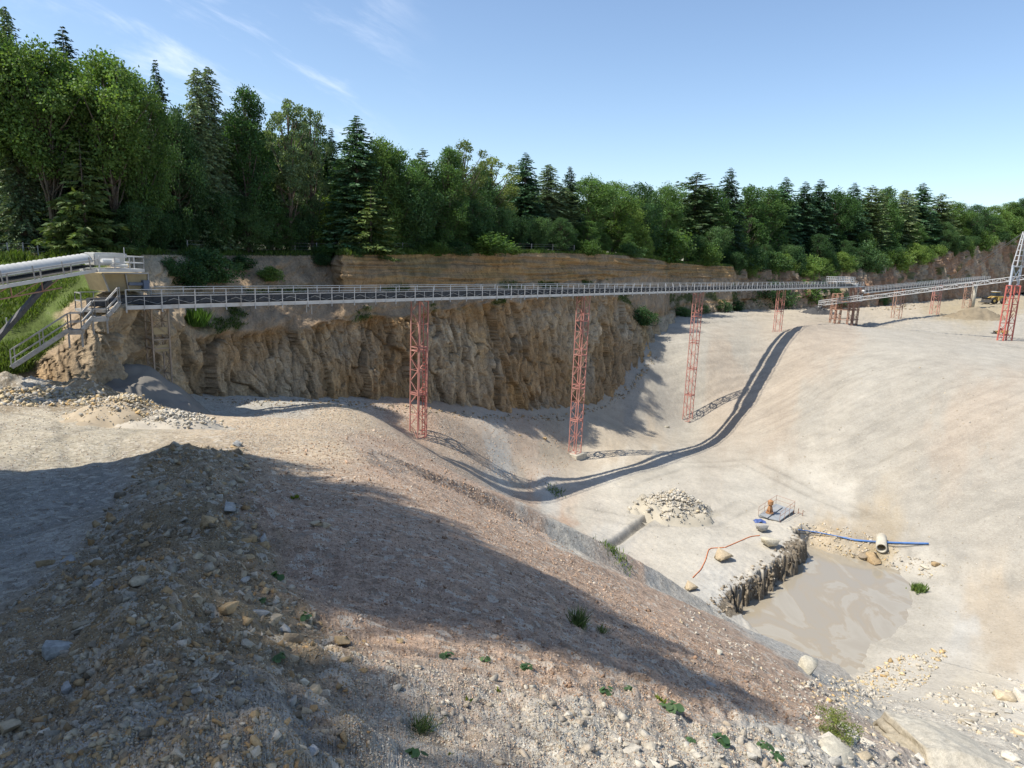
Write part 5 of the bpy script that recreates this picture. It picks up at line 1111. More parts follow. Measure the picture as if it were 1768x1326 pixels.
# understorey along the edge
px = -40.0
while px < 1800:
    tp = top_at(px); hpx = RND.uniform(60, 120)*(1 if px < 1000 else .6); y0 = (tp@fw); 
    bx, by = proj(tp[None]); k = RND.choice(['understorey', 'understorey', 'youngbeech', 'oak', 'oak', 'tallbroad'])
    if px > 118 or px < -20: wood(px, float(by[0])-hpx, hpx*RND.uniform(.62, .9), k, 'leafy young tree filling the shade under the taller crowns', RND.uniform(2.2, 5.5), 'young trees along the wood edge')
    px += RND.uniform(32, 58)*(1 if px < 1000 else .9)
wood(136, 236, 140, 'layered', 'pale olive tree with layered branches in front of dark trunks at left', 1.6)
wood(640, 322, 105, 'layered', 'pale layered young tree leaning out over the cliff edge at middle left', 1.4)
# bushes on the edge and at the far foot
def bush(px, ybase, hpx, wpx, kind, label, where='top', grp=None):
    if where == 'top': p = top_at(px); p = p*(1+.7/np.hypot(p[0], p[1])); p[2] = top_at(px)[2]-.1
    elif where == 'cliff': p = cliff_hit(px, ybase)
    else: p = hit(px, ybase)[0]
    sc = p[1]/FPX; plant_tree(kind, (p[0], p[1], p[2]-.15), hpx*sc, wpx*sc*1.15, label, 'bush', grp)
for a in ((1150, 0, 52, 76, 'bush', 'large pale green bush overhanging the cliff top left of the small round bush'), (1216, 0, 36, 42, 'bush', 'small round pale green bush on the cliff top'), (745, 0, 24, 52, 'bush', 'yellowish bush on the cliff edge above the second tower'), (792, 0, 20, 54, 'darkbush', 'grey green low bush on the cliff edge'), (834, 0, 36, 84, 'bush', 'spreading light bush on the cliff edge with tall shoots'), (562, 0, 20, 50, 'bush', 'low bush where grass verge begins to brighten'), (1012, 0, 24, 40, 'bush', 'olive bush at the dip of the cliff edge'), (1090, 0, 20, 50, 'darkbush', 'dark bush creeping over the cliff edge'), (612, 0, 15, 40, 'darkbush', 'dark low bush at the grassy cliff edge'), (880, 0, 15, 40, 'bush', 'low leafy bush on the verge above the cliff'),
          (212, 0, 16, 40, 'bush', 'leafy bush behind the conveyor head'), (1290, 0, 26, 50, 'darkbush', 'dark bush on the cliff top past the round bush'), (1340, 0, 24, 54, 'darkbush', 'dark bush hanging over the recess of the cliff'), (1450, 0, 22, 40, 'bush', 'pale bush on the far cliff edge above the trestle'), (1535, 0, 22, 36, 'bush', 'pale bush on the far cliff edge above the boom')): bush(*a)
for px, y, h, w, k, lb in ((330, 492, 40, 70, 'darkbush', 'dark shrub on the steep earth bank behind the conveyor tail'), (372, 480, 44, 80, 'darkbush', 'wide dark shrub patch under the wood edge'), (352, 455, 26, 60, 'darkbush', 'dark shrub hanging just under the wood edge'), (300, 470, 26, 40, 'darkbush', 'dark shrub high on the earth bank'), (470, 478, 24, 40, 'bush', 'green shrub on the earth bank behind the rails'), (420, 460, 20, 50, 'darkbush', 'dark shrub trailing down the earth bank'), (1110, 555, 26, 46, 'darkbush', 'dark ivy like shrub on the shoulder of the rock nose'),
                           (560, 452, 18, 40, 'darkbush', 'dark shrub left of the banded rock')): bush(px, y, h, w, k, lb, 'cliff', 'shrubs on the quarry face')
for px, y, h, w, k, lb in ((1295, 532, 30, 40, 'darkbush', 'green bush at the foot of the far cliff, left end'), (1325, 532, 40, 44, 'darkbush', 'taller green bush at the foot of the far cliff'), (1352, 532, 34, 44, 'darkbush', 'green bush behind the short red tower'), (1385, 530, 44, 50, 'bush', 'tall green bush behind the boom tail'), (1412, 531, 40, 40, 'darkbush', 'dark bush just left of the boom tail'), (1440, 531, 30, 40, 'darkbush', 'dark bush behind the trestle'), (1400, 528, 60, 30, 'bush', 'slender pale tree like bush by the boom tail'), (1240, 538, 18, 44, 'darkbush', 'low green bush at the cliff foot between two towers'), (1205, 541, 14, 40, 'darkbush', 'low green bush at the cliff foot behind the tall tower'), (1265, 536, 16, 40, 'darkbush', 'low green bush by the cliff corner'), (1175, 545, 14, 40, 'darkbush', 'low green bush near the rock nose'), (1520, 527, 16, 30, 'darkbush', 'small bush under the second conveyor')): bush(px, y, h, w, k, lb, 'ground', 'bushes at the foot of the far cliff')
px = 1268.0; ei = 0
while px < 1790:
    p = top_at(px); sc = p[1]/FPX; hp = RND.uniform(22, 46)*(1 if px < 1600 else .8); wp_ = hp*RND.uniform(.8, 1.4); dn_ = RND.uniform(.15, .55)*hp*sc; p = p*(1+RND.uniform(.1, 1.2)/np.hypot(p[0], p[1])); p[2] = top_at(px)[2]
    plant_tree(RND.choice(['understorey', 'darkbush', 'youngbeech', 'bush']), (p[0], p[1], p[2]-dn_), hp*sc, wp_*sc, 'leafy shrub hanging over the edge of the far wall', 'bush', 'shrubs along the edge of the far wall', 'bush'); px += RND.uniform(8, 17)
# trees behind and left of the camera; they shade the foreground
SHADE = [(-14, q, t, 4.8) for q, t in ((7.3, 2.3), (9.0, 1.6), (10.8, .7), (12.6, -.2), (14.4, -1.1), (16.2, -2.3), (18.0, -3.6), (19.6, -5.2))]
SHADE += [(-19, q, t, 6.5) for q, t in ((8.3, -1.2), (11.8, -2.4), (15.2, -4.2), (18.4, -7.0))]+[(-26, q, t, 7.0) for q, t in ((8.2, -6), (12, -7), (15.8, -8.5), (18.6, -10))]+[(-33, q, t, 7.5) for q, t in ((8.5, -12), (13, -13), (18.3, -14))]
SHADE += [(-14, q, t, 4.6) for q, t in ((4.0, -1.3), (2.6, -1.3), (1.2, -1.3), (-.6, -1.4))]+[(-17, q, t, 5.0) for q, t in ((3.3, -1.5), (1.8, -1.6), (5.2, -2.2), (-2.6, -2.4))]+[(-20, q, t, 7.0) for q, t in ((3.4, -5.0), (-1.0, -5.0))]
for k, (l, q, t0, wd) in enumerate(SHADE):
    ca, sa_ = math.cos(SUN_AZ), math.sin(SUN_AZ); x = l*ca-q*sa_; y = l*sa_+q*ca; zb = float(gz(x, y)[0])-.3
    plant_tree('oak' if q < 4.5 else ('tallbroad', 'maple', 'beech')[k % 3], (x, y, zb), (t0-l)*math.tan(SUN_EL)-zb, wd, 'tall broadleaf tree beside the haul road left of the camera', 'tree', 'trees beside the haul road')

# grass: verge on the cliff top, left bank, tufts on the ledges
def blades(P, L_, col, lean=.35, w=.09):
    n = len(P); d = np.stack([NR.normal(size=n)*lean, NR.normal(size=n)*lean, np.ones(n)], 1)
    return cards(P, d, L_*NR.uniform(.5, 1.3, n), w*np.broadcast_to(L_, n)*NR.uniform(.6, 1.4, n)*2, jitter_col(col, n, .4), .2)
ni = top.shape[0]; n = 26000
pxs = NR.uniform(-60, 1780, n); tp = np.stack([np.interp(pxs, tpx[_o], top[_o, j]) for j in range(3)], 1); dr = NR.uniform(-.25, 2.6, n)
rT = np.hypot(tp[:, 0], tp[:, 1]); gp_ = tp*((rT+dr)/rT)[:, None]; gp_[:, 2] = tp[:, 2]-.05+.1*np.clip(dr, 0, 3)-.4*np.clip(-dr, 0, 1)
dens = vnoise(pxs*.03, pxs*0, 181); keep = NR.uniform(size=n) < .35+.65*dens
lng = (.28+.55*dens+.15*(rT > 150))[keep]
V, F_, Cc = blades(gp_[keep], lng, (0.105, 0.15, 0.035), .4, .1); tag(np_mesh('grass_verge', V, F_, M_GRASS, col=Cc), 'tall grass and herbs along the cliff edge', 'grass', None, 'stuff')
gm = (grass.ravel() > .5) & (_cpx > -60) & (_cpx < 215); P = _cv[gm]; P = P[NR.randint(0, len(P), 36000)]+NR.normal(size=(36000, 3))*.16
dn = vnoise(P[:, 0]*.6, P[:, 2]*.9, 183); P = P[dn > .24]; dn = dn[dn > .24]
V, F_, Cc = blades(P, .14+.34*dn, (0.10, 0.15, 0.035), .5, .1); tag(np_mesh('bank_grass', V, F_, M_GRASS, col=Cc), 'lush green grass on the left bank', 'grass', None, 'stuff')
mm = (mv.ravel() > .55) & (_cpx > 250) & (_cpx < 1300); P = _cv[mm]; P = P[NR.randint(0, len(P), 9000)]+NR.normal(size=(9000, 3))*.12
V, F_, Cc = blades(P, .32, (0.06, 0.095, 0.025), .6, .16); tag(np_mesh('ledge_weeds', V, F_, M_GRASS, col=Cc), 'low weeds growing on the ledges of the quarry face', 'weeds', None, 'stuff')
# single tufts and weeds
def tuft(p, H, Wd, n, col, label, cat='grass tuft', grp=None, lean=.5, name='grass_tuft', w=.10):
    P = np.asarray(p)+np.stack([NR.normal(size=n)*Wd*.22, NR.normal(size=n)*Wd*.22, np.zeros(n)], 1); P[:, 2] -= .03
    if H < 1.2: P[:, 2] = gz(P[:, 0], P[:, 1])-.02 if cat != 'cliff tuft' else P[:, 2]
    V, F_, Cc = blades(P, np.full(n, H*.85), col, lean, w); return tag(np_mesh(name, V, F_, M_GRASS, col=Cc, loc=p), label, cat if cat != 'cliff tuft' else 'grass tuft', grp)
tuft(cliff_hit(343, 560), 1.9, 1.5, 900, (0.12, 0.20, 0.04), 'bright green tall grass tuft on the rock shoulder below the conveyor', 'cliff tuft', None, .4, 'grass_tuft', .025)
tuft(hit(998, 1078)[0], .30, .22, 200, (0.085, 0.125, 0.055), 'dark feathery weed in the shaded tip slope, the taller of two', 'weed', 'feathery weeds on the tip slope', .45, 'weed', .022); tuft(hit(1040, 1092)[0], .15, .14, 90, (0.085, 0.125, 0.05), 'small feathery weed right of the taller one', 'weed', 'feathery weeds on the tip slope', .45, 'weed', .025)
tuft(hit(1586, 1020)[0], 0.8, 1.2, 260, (0.13, 0.20, 0.06), 'green grass tuft on the pale flat right of the pond', lean=.4); tuft(hit(960, 850)[0], .5, 2.4, 120, (0.12, 0.17, 0.05), 'sparse grass in the shadow line on the pit floor', lean=.5)['kind'] = 'stuff'; tuft(hit(1062, 955)[0], .4, 2.2, 150, (0.13, 0.18, 0.06), 'sparse grass strip beside the small ditch', lean=.5)['kind'] = 'stuff'
tuft(hit(730, 1262)[0], .16, .16, 140, (0.07, 0.105, 0.045), 'small wispy weed at the bottom of the picture', 'weed', None, .6, 'weed', .02)
q = hit(1442, 1268)[0]; plant_tree('scrub', (q[0], q[1], q[2]-.1), 85*q[1]/FPX*.62, 105*q[1]/FPX, 'yellow green scrubby bush beside the flat white rock', 'bush')
def coltsfoot(p, R, label, grp, seed):
    rs = np.random.RandomState(seed); V = []; F_ = []; Cc = []
    for k in range(rs.randint(7, 13)):
        a = rs.uniform(0, 6.28); d = rs.uniform(.1, .8)*R; c = np.array([math.cos(a)*d, math.sin(a)*d, rs.uniform(.25, .6)*R]); s = R*rs.uniform(.22, .4); nrm = unit(np.array([math.cos(a)*.5, math.sin(a)*.5, 1.0])+rs.normal(size=3)*.2)
        u_ = unit(np.cross(nrm, [0.3, .9, .1])); v_ = np.cross(nrm, u_); b0 = len(V); m = 9
        V.append(p+c-nrm*s*.15); col = np.array((0.075, 0.135, 0.06))*rs.uniform(.7, 1.35); Cc.append(col)
        for j in range(m): t_ = 2*math.pi*j/m; rr_ = s*(1+.12*math.cos(5*t_)); V.append(p+c+(u_*math.cos(t_)+v_*math.sin(t_))*rr_); Cc.append(col)
        F_ += [[b0, b0+1+j, b0+1+(j+1) % m] for j in range(m)]
        b0 = len(V); g = p+np.array([0, 0, -.02]); w = np.array([-math.sin(a), math.cos(a), 0])*R*.025; V += [g-w, g+w, p+c]; Cc += [col*.9]*3; F_.append([b0, b0+1, b0+2])
    tag(np_mesh('weed', np.array(V), np.array(F_), M_GRASS, col=np.array(Cc), loc=p), label, 'weed', grp)
for i, (px, y, w, lb) in enumerate(((480, 1000, 44, 'leafy weed at the right foot of the berm, farthest of its row'), (458, 1041, 30, 'small leafy weed tucked between ochre stones of the berm'), (526, 1070, 34, 'leafy weed on the berm edge beside grey stones'), (482, 1137, 32, 'leafy weed below the angular brown block on the berm'), (770, 1136, 34, 'leafy weed at the edge of the lower sunlit patch, left one'), (838, 1142, 28, 'leafy weed between its two leafy neighbours on the slope'), (905, 1156, 36, 'dense leafy weed at the centre of the slope'), (1046, 1198, 34, 'leafy weed at the shadow edge, left of a small one'), (1086, 1190, 24, 'small leafy weed at the shadow edge'), (1158, 1228, 50, 'large leafy weed in sunlit white stones'), (1248, 1288, 56, 'leafy weed spreading over white stones near the bottom'), (1318, 1292, 34, 'leafy weed between white stones right of the spreading one'), (718, 1308, 46, 'dark leafy weed at the bottom of the picture'), (1190, 1280, 26, 'small leafy weed left of the spreading one'), (1342, 1308, 30, 'leafy weed beside the flat white rock'))):
    p = hit(px, y)[0]; coltsfoot(p, w*.40*np.linalg.norm(p)/FPX, lb, 'leafy weeds in the gravel', 200+i)
for i, (px, y, w) in enumerate(((806, 1208, 16), (860, 1194, 14), (776, 1303, 14), (510, 860, 12), (1140, 1210, 16))):
    p = hit(px, y)[0]; tuft(p, w*.9*p[1]/FPX, w*p[1]/FPX, 30, (0.16, 0.19, 0.03), ('yellow green seedling in the sunlit patch, left one', 'yellow green seedling in the sunlit patch, right one', 'yellow green seedling near the bottom edge', 'yellow seedling at the top of the shaded slope', 'yellow green shoot above the large leafy weed')[i], 'seedling', 'yellow green seedlings', .6, 'seedling', .2)
# ------------------------------------------------------------------ stone
def rock_material():
    m, t, p = nodes('limestone')
    at = N(t, 'ShaderNodeAttribute', attribute_name='Col'); oc = N(t, 'ShaderNodeObjectInfo'); geo = N(t, 'ShaderNodeNewGeometry'); v = geo.outputs['Position']
    n1 = noise(t, 7, 6, .7, v); n2 = noise(t, 40, 4, .7, v)
    m1 = N(t, 'ShaderNodeMath', operation='MULTIPLY'); t.links.new(maprange(t, n1, .3, .7, .72, 1.25), m1.inputs[0]); t.links.new(maprange(t, n2, .3, .7, .82, 1.18), m1.inputs[1])
    vm = N(t, 'ShaderNodeVectorMath', operation='SCALE'); t.links.new(at.outputs['Color'], vm.inputs[0]); t.links.new(m1.outputs[0], vm.inputs['Scale'])
    oc2 = N(t, 'ShaderNodeVectorMath', operation='MULTIPLY'); t.links.new(vm.outputs[0], oc2.inputs[0]); t.links.new(oc.outputs['Color'], oc2.inputs[1])
    t.links.new(oc2.outputs[0], p.inputs['Base Color']); p.inputs['Roughness'].default_value = .92; p.inputs['Specular IOR Level'].default_value = .15
    b = bump(t, p, n1, .5, .06); bump(t, p, n2, .4, .012, b); return m
M_ROCK = rock_material()
def hull(n, asp, seed, sub=0):
    rs = np.random.RandomState(seed); bm = bmesh.new(); d = np.array([[x, y, z] for x in (-1, 1) for y in (-1, 1) for z in (-1, 1)], float)*rs.uniform(.12, .85, (8, 3)); d = np.concatenate([d, unit(rs.normal(size=(max(0, n-8), 3)))*rs.uniform(.7, .98, (max(0, n-8), 1))])*np.array(asp)
    for p in d: bm.verts.new(p)
    r = bmesh.ops.convex_hull(bm, input=bm.verts[:]); bmesh.ops.delete(bm, geom=[e for e in r['geom_interior'] if isinstance(e, bmesh.types.BMVert)], context='VERTS')
    if sub:
        bmesh.ops.dissolve_limit(bm, angle_limit=math.radians(9), verts=bm.verts[:], edges=bm.edges[:])
        bmesh.ops.bevel(bm, geom=bm.edges[:], offset=.018, segments=1, affect='EDGES', clamp_overlap=True)
        bmesh.ops.triangulate(bm, faces=bm.faces[:]); bmesh.ops.subdivide_edges(bm, edges=bm.edges[:], cuts=1, use_grid_fill=True); bmesh.ops.triangulate(bm, faces=bm.faces[:])
        bm.normal_update()
        for v in bm.verts:
            f = float(fbm(np.array([v.co.x*2.1+seed]), np.array([v.co.y*2.1+v.co.z*1.7]), seed, 3)[0]); v.co += v.normal*f*.07
    bmesh.ops.triangulate(bm, faces=bm.faces[:]); bm.verts.ensure_lookup_table(); bm.verts.index_update()
    V = np.array([v.co[:] for v in bm.verts]); F_ = np.array([[v.index for v in f.verts] for f in bm.faces]); bm.free(); return V, F_
ASP = ((1, .75, .55), (1, .55, .42), (1, .8, .30), (1, .85, .62), (1, .45, .40), (1, .68, .24))
LO = [hull(8+k % 2, ASP[k % 6], 300+k) for k in range(14)]
TINY = [hull(8, ASP[k % 6], 340+k) for k in range(8)]
HI = [hull(9+k % 4, ASP[k % 6], 360+k, 1) for k in range(12)]
HIM = []
for V, F_ in HI:
    o = np_mesh('rock', V, F_, M_ROCK, col=np.ones((len(V), 3))); HIM.append(o.data); bpy.data.objects.remove(o)
PAL_BERM = [((0.34, 0.305, 0.235), 5), ((0.39, 0.33, 0.23), 4), ((0.37, 0.262, 0.14), 4), ((0.43, 0.39, 0.315), 2), ((0.22, 0.18, 0.125), 4), ((0.36, 0.235, 0.115), 1.5)]
PAL_TIP = [((0.42, 0.30, 0.21), 5), ((0.48, 0.38, 0.285), 3), ((0.29, 0.19, 0.125), 5), ((0.52, 0.45, 0.37), 1.0)]
PAL_WHITE = [((0.52, 0.48, 0.40), 6), ((0.46, 0.42, 0.34), 4), ((0.50, 0.42, 0.29), 2), ((0.40, 0.385, 0.34), 3)]
PAL_OCH = [((0.52, 0.42, 0.26), 4), ((0.52, 0.47, 0.38), 4), ((0.50, 0.35, 0.17), 1), ((0.42, 0.39, 0.33), 3)]
def pick(pal, n, rs):
    w = np.array([p[1] for p in pal], float); k = rs.choice(len(pal), n, p=w/w.sum()); return np.array([p[0] for p in pal])[k]*rs.uniform(.8, 1.18, (n, 1))
def rotm(rs, n, tilt=.6):
    a = rs.uniform(0, 6.283, n); b = rs.normal(size=n)*tilt; c = rs.normal(size=n)*tilt
    ca, sa_, cb, sb_, cc_, sc = np.cos(a), np.sin(a), np.cos(b), np.sin(b), np.cos(c), np.sin(c); z = np.zeros(n); o = np.ones(n)
    Rz = np.stack([ca, -sa_, z, sa_, ca, z, z, z, o], 1).reshape(n, 3, 3); Rx = np.stack([o, z, z, z, cb, -sb_, z, sb_, cb], 1).reshape(n, 3, 3); Ry = np.stack([cc_, z, sc, z, o, z, -sc, z, cc_], 1).reshape(n, 3, 3)
    return Rz@Rx@Ry
def scatter(name, P, size, pal, label, protos, seed, sink=.3, cat='gravel'):
    rs = np.random.RandomState(seed); n = len(P); Rm = rotm(rs, n); cols = pick(pal, n, rs); ki = rs.randint(0, len(protos), n); Vs, Fs, Cs = [], [], []; off = 0
    for k, (V, F_) in enumerate(protos):
        m = np.where(ki == k)[0]
        if len(m) == 0: continue
        W_ = np.einsum('nij,vj->nvi', Rm[m], V)*size[m, None, None]*.5+P[m, None, :]; W_[:, :, 2] += (size[m]*(.5-sink)*.45)[:, None]
        Vs.append(W_.reshape(-1, 3)); Fs.append((F_[None]+(np.arange(len(m))*len(V))[:, None, None]).reshape(-1, 3)+off); Cs.append(np.repeat(cols[m], len(V), 0)); off += len(m)*len(V)
    return tag(np_mesh(name, np.concatenate(Vs), np.concatenate(Fs), M_ROCK, col=np.concatenate(Cs)), label, cat, None, 'stuff')
def in_poly(x, y, P):
    c = np.zeros(len(x), bool); n = len(P)
    for i in range(n):
        x0, y0 = P[i]; x1, y1 = P[(i+1) % n]; c ^= ((y0 > y) != (y1 > y)) & (x < (x1-x0)*(y-y0)/(y1-y0+1e-9)+x0)
    return c
def sample_px(poly, n, seed):
    rs = np.random.RandomState(seed); P = np.array(poly, float); lo, hi = P.min(0), P.max(0); X, Y = [], []; got = 0
    while got < n:
        x = rs.uniform(lo[0], hi[0], n*2); y = rs.uniform(lo[1], hi[1], n*2); m = in_poly(x, y, P); X.append(x[m]); Y.append(y[m]); got += m.sum()
    return np.concatenate(X)[:n], np.concatenate(Y)[:n]
def field(name, poly, n, px_lo, px_hi, pal, label, protos, seed, m_lo=0.008, m_hi=.5, power=2.5, clump=0.0, cat='gravel', sink=.3):
    """stones over a region, sized in picture pixels (small ones far commoner) but standing on the real ground"""
    x, y = sample_px(poly, n, seed); P = hit(x, y); rs = np.random.RandomState(seed+1)
    d = np.linalg.norm(P, axis=1); s = (px_lo+(px_hi-px_lo)*rs.uniform(size=n)**power)*d/FPX; s = np.clip(s, m_lo, m_hi)
    keep = d < 300
    if clump: keep &= rs.uniform(size=n) < sstep(.5-clump, .5+clump*.5, vnoise(P[:, 0]*1.1, P[:, 1]*1.1, seed))+.08
    return scatter(name, P[keep], s[keep], pal, label, protos, seed+2, sink, cat)
BERM_PX = [(300, 768), (420, 772), (445, 830), (448, 900), (480, 990), (560, 1080), (640, 1110), (620, 1190), (660, 1335), (-20, 1335), (-20, 1075), (60, 1010), (130, 950), (200, 860), (260, 790)]
field('berm_rubble', BERM_PX, 9000, 3, 30, PAL_BERM, 'loose rubble of broken limestone heaped along the haul road', LO, 11, .02, .55, 4.5, .3, 'gravel', .62)
field('berm_grit', BERM_PX, 24000, 1.8, 6, PAL_BERM, 'fine grit between the stones of the berm', TINY, 12, .008, .2, 2.0)
TIP_PX = [(430, 790), (560, 760), (640, 740), (760, 800), (880, 880), (1000, 960), (1120, 1050), (1250, 1130), (1400, 1220), (1440, 1260), (1100, 1230), (900, 1180), (620, 1130), (560, 1080), (480, 990), (448, 880)]
field('slope_gravel', TIP_PX, 30000, 1.8, 6.0, PAL_TIP, 'reddish brown gravel covering the tip slope', TINY, 13, .01, .35, 3.0)
field('slope_stones', TIP_PX, 900, 5, 15, PAL_TIP, 'scattered stones on the tip slope', LO, 14, .02, .6, 3.0, .25)
LOW_PX = [(600, 1130), (900, 1180), (1100, 1230), (1330, 1260), (1420, 1335), (600, 1335)]
field('pale_gravel', LOW_PX, 15000, 2, 7, PAL_WHITE+PAL_TIP[:2], 'pale gravel and chips in the foreground', TINY, 15, .006, .25, 3.0)
field('pale_chips', LOW_PX, 950, 4, 30, [((0.44, 0.395, 0.32), 5), ((0.40, 0.34, 0.26), 4), ((0.50, 0.46, 0.38), 2), ((0.34, 0.30, 0.24), 2)], 'broken white limestone pieces in the foreground', LO, 16, .01, .4, 4.0, .3, 'gravel', .5)
WH_PX = [(1380, 1235), (1450, 1190), (1560, 1210), (1768, 1150), (1790, 1335), (1380, 1335), (1330, 1290)]
field('white_debris', WH_PX, 3600, 2, 17, PAL_WHITE, 'white broken limestone debris near the lower right corner', LO, 17, .03, .9, 4.5, .3, 'gravel', .55)
field('pond_shore_stones', [(1380, 1190), (1400, 1165), (1480, 1170), (1560, 1130), (1640, 1120), (1600, 1180), (1480, 1225), (1420, 1215)], 620, 3, 13, PAL_OCH, 'ochre and white stones on the near pond shore', LO, 18, .05, .9, 2.4)
field('bank_stones', [(1372, 900), (1440, 905), (1530, 930), (1560, 960), (1640, 975), (1600, 1000), (1550, 985), (1440, 955), (1395, 940)], 420, 2, 8, PAL_OCH, 'small stones in the bank behind the pond', LO, 19, .05, .5, 2.0)
field('toe_stones', [(1180, 1040), (1250, 1085), (1400, 1180), (1460, 1230), (1400, 1240), (1280, 1150), (1160, 1070)], 320, 2, 10, PAL_WHITE, 'pale stones along the toe of the tip slope', LO, 20, .05, .6, 2.4)
field('ramp_gravel', [(380, 745), (480, 695), (590, 700), (720, 770), (860, 850), (760, 800), (640, 745), (560, 760), (430, 790)], 6000, 1.6, 4, PAL_TIP[:2]+PAL_WHITE[:2], 'pale gravel on the sunlit ramp', TINY, 21, .02, .3, 2.5)
field('windrow_rubble', [(-20, 672), (90, 668), (180, 676), (200, 700), (100, 702), (-20, 702)], 900, 3, 15, PAL_OCH, 'row of pale rubble at the foot of the left rock face', LO, 22, .08, .8, 2.4)
field('road_grit', [(0, 700), (230, 700), (250, 790), (120, 950), (0, 1050)], 3500, 1.5, 4, PAL_WHITE+PAL_TIP[:1], 'loose grit on the haul road', TINY, 23, .008, .12, 2.5)
field('far_slope_stones', [(1000, 860), (1250, 770), (1500, 620), (1768, 660), (1768, 1100), (1580, 1100), (1500, 940), (1370, 880), (1160, 980)], 1300, 1.2, 4, PAL_WHITE+PAL_BERM[:2], 'scattered stones over floor and far slope', TINY, 24, .05, .5, 3.0)
field('bowl_gravel', [(720, 720), (840, 720), (960, 720), (1000, 790), (920, 850), (830, 810), (760, 770)], 2600, 1.4, 4, PAL_TIP[:2], 'gravel in the bowl below the cliff', TINY, 25, .05, .3, 2.5)
field('cliff_foot_stones', [(330, 688), (600, 692), (720, 700), (840, 716), (960, 715), (1040, 700), (1090, 660), (1130, 610), (1136, 620), (1080, 690), (980, 728), (840, 726), (600, 704), (400, 700)], 900, 2, 8, PAL_BERM, 'fallen stones along the foot of the cliff', LO, 26, .1, .8, 2.2)
field('bench_foot_stones', [(1480, 536), (1680, 516), (1768, 500), (1768, 512), (1680, 526), (1560, 536)], 300, 2, 8, PAL_BERM, 'rubble along the foot of the far wall', LO, 27, .3, 2.5, 2.0)

field('pond_rim_stones', [(1215, 1040), (1255, 1005), (1300, 975), (1345, 945), (1372, 920), (1388, 945), (1384, 968), (1345, 1000), (1310, 1026), (1275, 1056), (1250, 1066)], 420, 2, 13, [((0.28, 0.23, 0.165), 3), ((0.18, 0.15, 0.11), 5), ((0.36, 0.32, 0.25), 1.2)], 'broken stone and clods in the steep pond bank', LO, 28, .05, .6, 3.2, 0, 'gravel', .5)
# heaps
def heap(name, px, py, R, Hh_, mat_col, label, cat, stones, pal, ax=1.0, yaw=0.0, seed=1, lo=3, hi=10, peak=1.0):
    c = hit(px, py)[0]; rs = np.random.RandomState(seed); na, nr = 56, 22; V = []
    for i in range(nr+1):
        r = R*1.12*i/nr
        for k in range(na):
            a = 2*math.pi*k/na; x = math.cos(a)*r*ax; y = math.sin(a)*r; xx = c[0]+x*math.cos(yaw)-y*math.sin(yaw); yy = c[1]+x*math.sin(yaw)+y*math.cos(yaw); V.append((xx, yy, r/R))
    V = np.array(V); base = gz(V[:, 0], V[:, 1]); lump_ = 1+.35*fbm(V[:, 0]*.9, V[:, 1]*.9, seed, 3)
    f = np.clip(1-(V[:, 2]*lump_)**1.25, 0, 1) if peak else np.exp(-(V[:, 2]*1.6)**2)
    z = base+Hh_*f+fbm(V[:, 0]*2.5, V[:, 1]*2.5, seed+3, 3)*.12*(f > 0)*(stones > 0)-.06*(f <= 0.001)
    VV = np.stack([V[:, 0], V[:, 1], z], 1); ii = np.arange((nr+1)*na).reshape(nr+1, na); j2 = np.roll(ii, -1, 1)
    F_ = np.stack([ii[:-1], ii[1:], j2[1:], j2[:-1]], -1).reshape(-1, 4)
    root = empty(name, (c[0], c[1], c[2]), label, cat)
    np_mesh('heap_body', VV, F_, M_GROUND, root, col=np.tile(np.array(mat_col), (len(VV), 1)), smooth=True)
    if stones:
        k = rs.choice(len(VV), stones, p=(f+.03)/(f+.03).sum()); P = VV[k]+rs.normal(size=(stones, 3))*np.array([.25, .25, .02]); s = (lo+(hi-lo)*rs.uniform(size=stones)**2.4)*np.linalg.norm(P, axis=1)/FPX
        o = scatter('loose_stones', P, s, pal, None, LO, seed+7, .3, None); del o['kind']; 
        o['kind'] = 'stuff'; me = o.data; v = np.empty(len(me.vertices)*3, np.float32); me.vertices.foreach_get('co', v); v = v.reshape(-1, 3)-np.array(root.location[:], np.float32); me.vertices.foreach_set('co', v.ravel()); me.update(); o.parent = root
    return root
heap('rubble_heap', 1166, 885, 4.2, 2.3, (0.40, 0.365, 0.29), 'grey rubble heap on the pit floor beside the small ditch', 'rubble heap', 1500, PAL_WHITE, 1.12, .2, 41, 3, 12)
heap('rubble_heap', 218, 728, 2.7, 1.35, (0.37, 0.305, 0.215), 'pale rubble heap at the end of the haul road', 'rubble heap', 1500, PAL_OCH, 1.1, .3, 42, 2, 11)
heap('rubble_heap', 296, 738, 2.2, .75, (0.40, 0.36, 0.29), 'low white rubble tongue right of the road end heap', 'rubble heap', 1500, PAL_WHITE, 1.5, -.15, 43, 2, 12)
heap('gravel_heap', 262, 686, 3.7, 2.3, (0.21, 0.195, 0.17), 'smooth grey cone of fines below the conveyor tail tower', 'gravel heap', 0, PAL_WHITE, 1.35, -.35, 44)
heap('gravel_heap', 1684, 549, 7.0, 3.6, (0.23, 0.19, 0.13), 'tan gravel heap under the far conveyor end', 'gravel heap', 0, PAL_WHITE, 1.3, .3, 45)
heap('dark_rubble', 1412, 541, 3.5, 2.0, (0.07, 0.07, 0.07), 'small dark heap at the foot of the far cliff by the boom tail', 'rubble heap', 60, [((0.09, 0.09, 0.09), 1), ((.3, .3, .28), .2)], 1.6, .3, 47, 3, 7)

